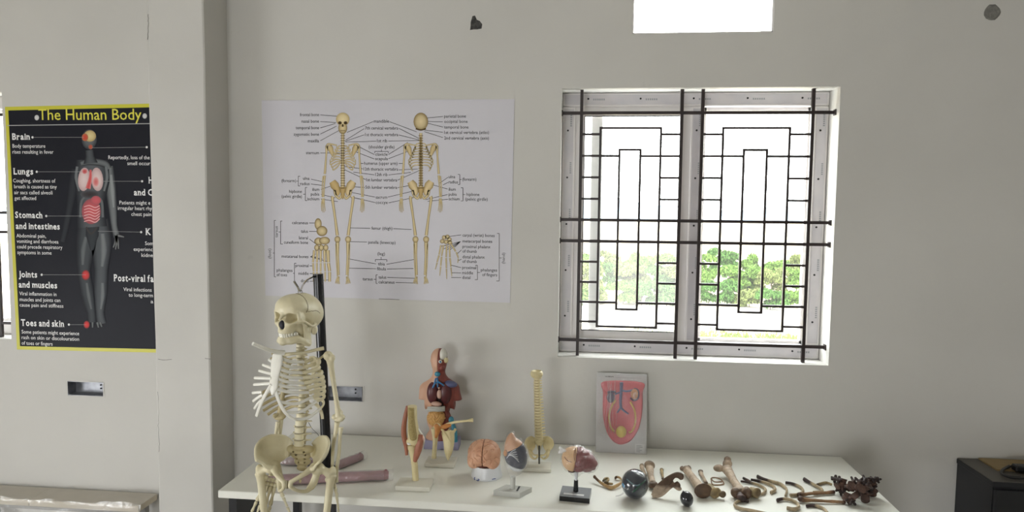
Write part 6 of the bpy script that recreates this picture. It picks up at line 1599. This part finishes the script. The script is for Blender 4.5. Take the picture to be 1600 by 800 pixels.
# scapula with hooked process, lying front of the window
def loose_scapula():
    yb = table(1034, 779)[1]; c = wall(1040, 775, yb); q = lambda x, y, d=0: wall(x, y, yb+(779-y)*.0009+d)
    ou = [(1018, 774), (1021, 768), (1028, 760), (1036, 753), (1046, 746), (1056, 741.5), (1063, 741), (1066.5, 745), (1066.5, 751), (1063, 751.5), (1059, 748.5), (1055, 748), (1051.5, 752), (1053, 756), (1058, 753), (1061, 755), (1062, 762), (1064, 766), (1058, 767.5), (1052, 763), (1046, 764), (1040, 770), (1035, 774.5), (1028, 778.5), (1021, 778.5)]
    n = len(ou); g = G(); V = [q(*p, -.0045) for p in ou]+[q(*p, .0045) for p in ou]
    g.add(V, [list(range(n)), [n+i for i in range(n)][::-1]]+[[i, n+i, n+(i+1) % n, (i+1) % n] for i in range(n)])
    ctube(g, [q(1018.5, 775), q(1024, 764), q(1034, 754.5), q(1046, 746), q(1058, 741.5), q(1065, 744), q(1065, 750)], [.004, .0048, .005, .0055, .0065, .0075, .006], 8)
    ctube(g, [q(1019, 777), q(1028, 777), q(1036, 773, -.006), q(1046, 764, -.010), q(1054, 757, -.010)], [.005, .0055, .006, .006, .008], 8)
    g.ell(q(1059, 760, -.004), (.010, .012, .012)).ell(q(1061, 765, -.002), (.010, .010, .007))
    g = remesh(g, .0018, 2); zlo = np.vstack(g.v)[:, 2].min(); g.move(t=(0, 0, TZ-zlo+.0003))
    stain(g, (0, 0, 1), 'pale_bone', -.5, .42); return tag(g.build('scapula_bone', 'stained_bone', org=(c[0], c[1], TZ), colors=True), 'loose brown shoulder blade with a hooked end, right of the glossy ball', 'bone')  # brown upper blade; its lit lower edge is put into the colour as paler
loose_scapula()
g = G(); W = [table(x, y, TZ+z) for x, y, z in ((1111, 748, .012), (1113, 757, .003), (1122, 758, .002), (1131, 756, .003), (1124, 748, .010), (1112, 747, .014), (1116, 753, .008), (1128, 753, .008))]
ctube(g, W, .0024, 8, 4); c = np.mean(W, 0); g.move(t=(0, 0, max(0, TZ-min(float(v[:, 2].min()) for v in g.v)+.0003)))
tag(g.build('wishbone', 'old_bone', org=(c[0], c[1], TZ)), 'small open pale wishbone-like bone between shin and thigh bones', 'bone')
for label, pts, rad, m in (
    ('short dark rib stub right behind the thigh bone shaft', [(1161, 748), (1167, 751), (1174, 755)], [.0045, .005, .0045], 'dark_bone'),
    ('dark-ended rib hooking round beside the round joint head', [(1173, 750.5), (1185, 753), (1198, 756), (1208, 761), (1211, 767), (1204, 771)], [.004, .0048, .005, .0055, .006, .0055], 'stained_rib'),
    ('longest rib of the group, dark knob nearest the wall, bending to the right', [(1183, 745.5), (1194, 750), (1207, 754), (1220, 758), (1229, 766), (1227, 776)], [.006, .005, .0055, .006, .0048, .0042], 'stained_rib'),
    ('thin rib curling round the front of the round joint head', [(1157, 753), (1172, 755), (1186, 759), (1196, 766), (1192, 772), (1180, 775)], [.0035, .0042, .0045, .0052, .0048, .004], 'stained_rib'),
    ('pale rib curved like a bracket in the middle of the rib group', [(1227, 755), (1238, 757), (1250, 762), (1255, 769), (1247, 774), (1234, 775)], [.0045, .0048, .005, .0052, .0055, .005], 'stained_rib'),
    ('rib with a dark club end leaning across a thin bone near the vertebrae', [(1256, 750), (1265, 755), (1274, 760), (1284, 766), (1284, 770), (1270, 771)], [.007, .005, .0052, .005, .0045, .005], 'stained_rib'),
    ('thin wavy rib running into the back of the vertebra pile', [(1272, 760), (1281, 757), (1291, 755), (1300, 758)], [.004, .0045, .004, .0035], 'yellow_bone'),
    ('strongly curved rib with a dark head at the front, near the table edge', [(1214, 783), (1222, 781), (1234, 782), (1245, 787), (1248, 794), (1240, 797), (1229, 795)], [.006, .005, .0052, .0055, .006, .006, .0055], 'stained_rib'),
    ('frontmost short rib under the straight bones', [(1260, 792), (1267, 791), (1277, 792), (1287, 796), (1294, 803)], [.005, .005, .005, .0048, .004], 'stained_rib'),
    ('long hairpin-shaped rib at the table edge in front of the thigh bone', [(1170, 784), (1160, 783), (1150, 786), (1148, 791), (1158, 796), (1175, 799), (1200, 804)], [.005, .0052, .005, .0048, .005, .005, .004], 'stained_rib')):
    curved('rib_bone', label, pts, rad, m, 'rib', GR, flat=.8)
long_bone('limb_bone', 'straight brown bone reaching under the vertebra pile, rear one of two', (1250, 773), (1304, 769), [.0095, .006, .0055, .006, .0075], [(-.002, 0, 0, (.010, .010, .009))], [], 'old_bone', group=GL, vox=.002)
long_bone('limb_bone', 'straight brown bone with a dark knob, front one of two beside the pile', (1252, 781), (1317, 785), [.010, .0065, .0055, .0055, .006], [(-.002, 0, .002, (.011, .012, .011))], [(.002, 0, 0, (.008, .009, .007))], 'old_bone', group=GL, vox=.002)
# pile of vertebrae
def chunky(w, d, h, sl):
    s = SDF((-w-.026, -d-.006, -h-.012), (w+.026, d*2.2+sl+.014, h+.014), .0022)
    s.u(np.maximum(np.sqrt((s.X/w)**2+(s.Y/d)**2)*d-d*(0.84+0.16*(s.Z/h)**2), np.abs(s.Z)-h))
    for q in (-1, 1):
        s.u(s.cap((q*w*.6, d*.6, h*.3), (q*w*.7, d*1.4, h*.2), .0062), .005); s.u(s.cap((q*w*.7, d*1.4, h*.2), (0, d*1.9, 0), .006), .005)
        s.u(s.cap((q*w*.7, d*1.4, h*.2), (q*(w+.012), d*1.7, h*.3), .0058, .0055), .004); s.u(s.cap((q*w*.6, d*1.5, -h*1.0), (q*w*.6, d*1.5, h*1.1), .0062), .005)
    s.u(s.cap((0, d*1.9, 0), (0, d*1.9+sl, -.004), .006, .0065), .005); g = s.g(1)
    stain(g, (0, 1, 0), 'dark_bone', .08, .5); return g.mesh('loose_vertebra', colors=True)
VD, VD2 = chunky(.024, .018, .013, .014), chunky(.020, .016, .011, .018)
for m_ in (VD, VD2): m_.materials.append(MATS['stained_bone'])
rg = np.random.RandomState(21)
pile = [(1310, 768, 0), (1322, 780, 0), (1336, 783, 0), (1352, 779, 0), (1363, 770, 0), (1326, 766, 0), (1341, 768, 0), (1316, 757, .022), (1330, 765, .028), (1344, 769, .030), (1356, 764, .030), (1362, 760, .026), (1348, 757, .034)]
where = ('at the left tip of the pile', 'low at the front left of the pile', 'low at the front middle of the pile', 'low at the front right of the pile', 'at the right end of the pile', 'low in the back left of the pile', 'low in the middle of the pile',
         'on top at the left of the pile', 'on top left of the middle of the pile', 'on top in the middle of the pile', 'on top right of the middle of the pile', 'on top at the right end of the pile', 'topmost, at the back of the pile')
for (x, y, z), wh_ in zip(pile, where):
    p = table(x, y, TZ+.016+z); me = VD if rg.rand() < .75 else VD2; k = rg.uniform(.70, .84)
    R_ = Matrix.Rotation(rg.uniform(0, 6.28), 3, 'Z') @ Matrix.Rotation(rg.uniform(-1.3, 1.3), 3, 'X') @ Matrix.Rotation(rg.uniform(-.8, .8), 3, 'Y')
    zs_ = [(R_ @ v.co).z*k for v in me.vertices]
    p[2] = TZ+.0005+z-min(zs_) if z == 0 else p[2]+.012
    o = link('loose_vertebra', me, None, None, p, R_, k); tag(o, 'dark brown vertebra '+wh_, 'vertebra', 'pile of loose vertebrae')

# glossy dark ball and egg in plastic
def dark_ball():
    c = table(993, 786); r = 23.5/ppm(c); cc = c+np.array([0, r*.75, r]); t = thing('dark_ball_model', 'glossy dark ball-shaped model wrapped in clear plastic among the bones', 'anatomy model', c+[0, r*.75, 0])
    G().ell(cc, (r*.90, r*.9, r*.98), 28, 20).build('ball', 'ball_slate', t)
    for pts, rad, m in (([(-.6, -.5, .5), (.0, -.85, .25), (.62, -.6, .45)], .0022, 'teal_dark'), ([(-.2, -.8, -.2), (.3, -.82, .3), (.7, -.5, .5)], .0035, 'green_dark'), ([(-.85, -.35, .1), (-.75, -.55, -.05)], .0045, 'sky_gloss')):
        g = G(); ctube(g, [cc+np.array(v)/np.linalg.norm(v)*r*.905 for v in cr(pts, 6)], rad, 8, 6); g.build('reflection_stripe', m, t)  # teal and blue reflections put on as coloured bands, beside a green stripe
    g = SDF(cc-r*1.2, cc+r*1.2, r*.07); g.F = g.ell(cc, (r*.97, r*.97, r*1.0)); g = g.g(1); V = np.vstack(g.v)
    V = [v+np.array(noise.noise_vector(tuple(v*38)))*.0035 for v in V]; V = [np.array([v[0], v[1], max(v[2], TZ+.0003)]) for v in V]
    G().add(V, g.f).build('plastic_wrap', 'tight_film', t, smooth=False)
    g = G(); ctube(g, [cc+np.array([-r*.75, -r*.5, -r*.45]), cc+np.array([-r*1.05, -r*.55, -r*.62]), cc+np.array([-r*1.3, -r*.5, -r*.72])], [.003, .0022, .0016], 6); g.build('film_tail', 'milky_film', t)
mat('ball_slate', (56, 62, 70), 0.14, col2=(38, 42, 50), scale=20, coat=0.5); mat('teal_dark', (96, 120, 126), 0.2); mat('green_dark', (44, 76, 62), 0.2); mat('sky_gloss', (70, 130, 170), 0.2)
dark_ball()
c = table(1074, 795); r = 11/ppm(c); s = SDF(c-[.04, .03, .0], c+[.04, .06, .07], .002); s.u(s.ell(c+[0, r*.8, r*1.1], (r*.92, r*.95, r*1.12), R=ry(-.25))).u(s.cap(c+[-.010, r*.8, r*1.8], c+[-.013, r*.8, r*2.25], .005, .002), .006)
tag(s.g(1).build('dark_egg', 'black_wrap', org=tuple(c)), 'small dark blue egg-shaped piece at the front edge of the table', 'anatomy model')

# ------------------------------------------------------------------ bench in the left bay, wrapped
mat('bench_grey', (196, 186, 166), 0.5, var=0.05, scale=14); mat('bench_edge', (138, 136, 132), 0.5)
def bench():
    x0, x1, y0, y1, z = -3.6, -1.972, -0.150, -0.012, 0.424
    t = thing('wrapped_bench', 'long low grey bench in plastic film below the black poster', 'bench', ((x0+x1)/2, (y0+y1)/2, 0))
    n = 3; w = (x1-x0)/n
    for i in range(n): G().box((x0+i*w+.001, y0, z-.03), (x0+(i+1)*w-.001, y1, z), bevel=.002).build('top_board', 'bench_grey', t, smooth=False)
    G().box((x0, y0+.004, z-.045), (x1, y0+.02, z-.03)).build('front_rail', 'bench_edge', t, smooth=False)
    for x in (x0+.03, x0+.8, x1-.06):
        for y in (y0+.02, y1-.05): G().box((x, y, 0), (x+.03, y+.03, z-.03)).build('leg', 'bench_edge', t, smooth=False)
    V = []; F = []; nx, ny = 60, 12
    for i in range(nx+1):
        for j in range(ny+1):
            u = i/nx; x = x0-.01+(x1-x0+.022)*u; v = j/ny
            ridge = .010*max(0, math.sin(x*23+2*noise.noise((x*4, 1, 0))))**6+.004*noise.noise((x*22, v*6, 3))
            bulge = .022*math.exp(-((x-(x1-.08))/.07)**2)*(1-abs(2*v-1))
            if v < .7: y = y1-.002-(y1-y0+.006)*(v/.7); zz = z+.004+ridge+bulge
            else: y = y0-.006+.002*noise.noise((x*20, v*9, 0))-bulge*.3; zz = z+.004-(v-.7)/.3*.075+.4*ridge
            V.append((x, y, zz))
    for i in range(nx):
        for j in range(ny): a = i*(ny+1)+j; F.append([a, a+1, a+ny+2, a+ny+1])
    G().add(V, F).build('plastic_film', 'bench_film', t, smooth=False)
film('bench_film', haze=0.16, gloss=0.05, rough=0.2, bscale=30)
bench()

# ------------------------------------------------------------------ dark cabinet at the right with a board and a cable
mat('cabinet_dark', (28, 29, 33), 0.5, var=0.1, scale=8); mat('cabinet_top', (84, 80, 74), 0.5, var=0.06, scale=10); mat('board_brown', (148, 126, 86), 0.6, col2=(130, 108, 70), scale=18, stretch=(1, 6, 1)); mat('cable_black', (18, 18, 20), 0.4)
def cabinet():
    z = .768; bl = wall(1484, 715, -.008); fl = table(1563, 753, z); x0 = (bl[0]+fl[0])/2
    y0, y1 = fl[1], -.008; x1 = x0+1.0
    t = thing('dark_cabinet', 'dark charcoal cabinet with a brown-grey top in the right corner', 'cabinet', ((x0+x1)/2, (y0+y1)/2, 0))
    G().box((x0+.004, y0+.006, .06), (x1-.004, y1, z-.022)).build('body', 'cabinet_dark', t, smooth=False)
    G().box((x0, y0, z-.022), (x1, y1, z-.002), bevel=.002).build('top_edge', 'cabinet_dark', t, smooth=False)
    G().box((x0+.003, y0+.003, z-.002), (x1-.003, y1, z)).build('top_panel', 'cabinet_top', t, smooth=False)
    G().box((x0+.02, y0+.03, 0), (x1-.02, y1-.02, .06)).build('plinth', 'cabinet_dark', t, smooth=False)
    for i in range(2):
        a = x0+.006+i*.496; d = G().box((a, y0-.012, .08), (a+.49, y0+.006, z-.03), bevel=.002).build('door', 'cabinet_dark', t, smooth=False)
        hx = a+(.46 if i == 0 else .03); G().tube([(hx, y0-.014, .42), (hx, y0-.032, .43), (hx, y0-.032, .53), (hx, y0-.014, .54)], .004, 8).build('handle', 'chrome', d)
    p = [table(1531, 717.5, z+.008), table(1566, 736, z+.008)]; xb = (p[0][0]+p[1][0])/2
    b = thing('brown_board', 'thin brown wooden boards lying on the dark cabinet by the wall', 'board', (xb+.3, -.1, z))
    yb0 = table(1566, 736, z)[1]
    G().box((xb, yb0, z), (xb+.30, -.012, z+.006), rotz=0).build('plank', 'board_brown', b, smooth=False); G().box((xb+.302, yb0, z), (xb+.66, -.012, z+.006)).build('plank', 'board_brown', b, smooth=False)
    zz = z+.010
    cpts = [table(1590, 728, zz+.02), table(1578, 729, zz+.004), table(1567, 735, zz), table(1566, 741, zz), table(1578, 746, zz), table(1595, 747.5, zz), table(1625, 745, zz), table(1640, 738, zz)]
    cb = thing('coiled_cable', 'black cable with its plug block on the dark cabinet', 'cable', tuple(cpts[2]))
    g = G(); ctube(g, cpts, .0042, 8, 6); g.build('cable', 'cable_black', cb)
    g = G(); ctube(g, [p_+np.array([.004, .010, .0]) for p_ in cpts[1:6]], .0040, 8, 6); g.build('cable', 'cable_black', cb)
    q = table(1588, 737, zz); G().box(q+[0, 0, -.003], q+[.07, .035, .022], bevel=.004).build('plug_block', 'cable_black', cb, smooth=False)
cabinet()
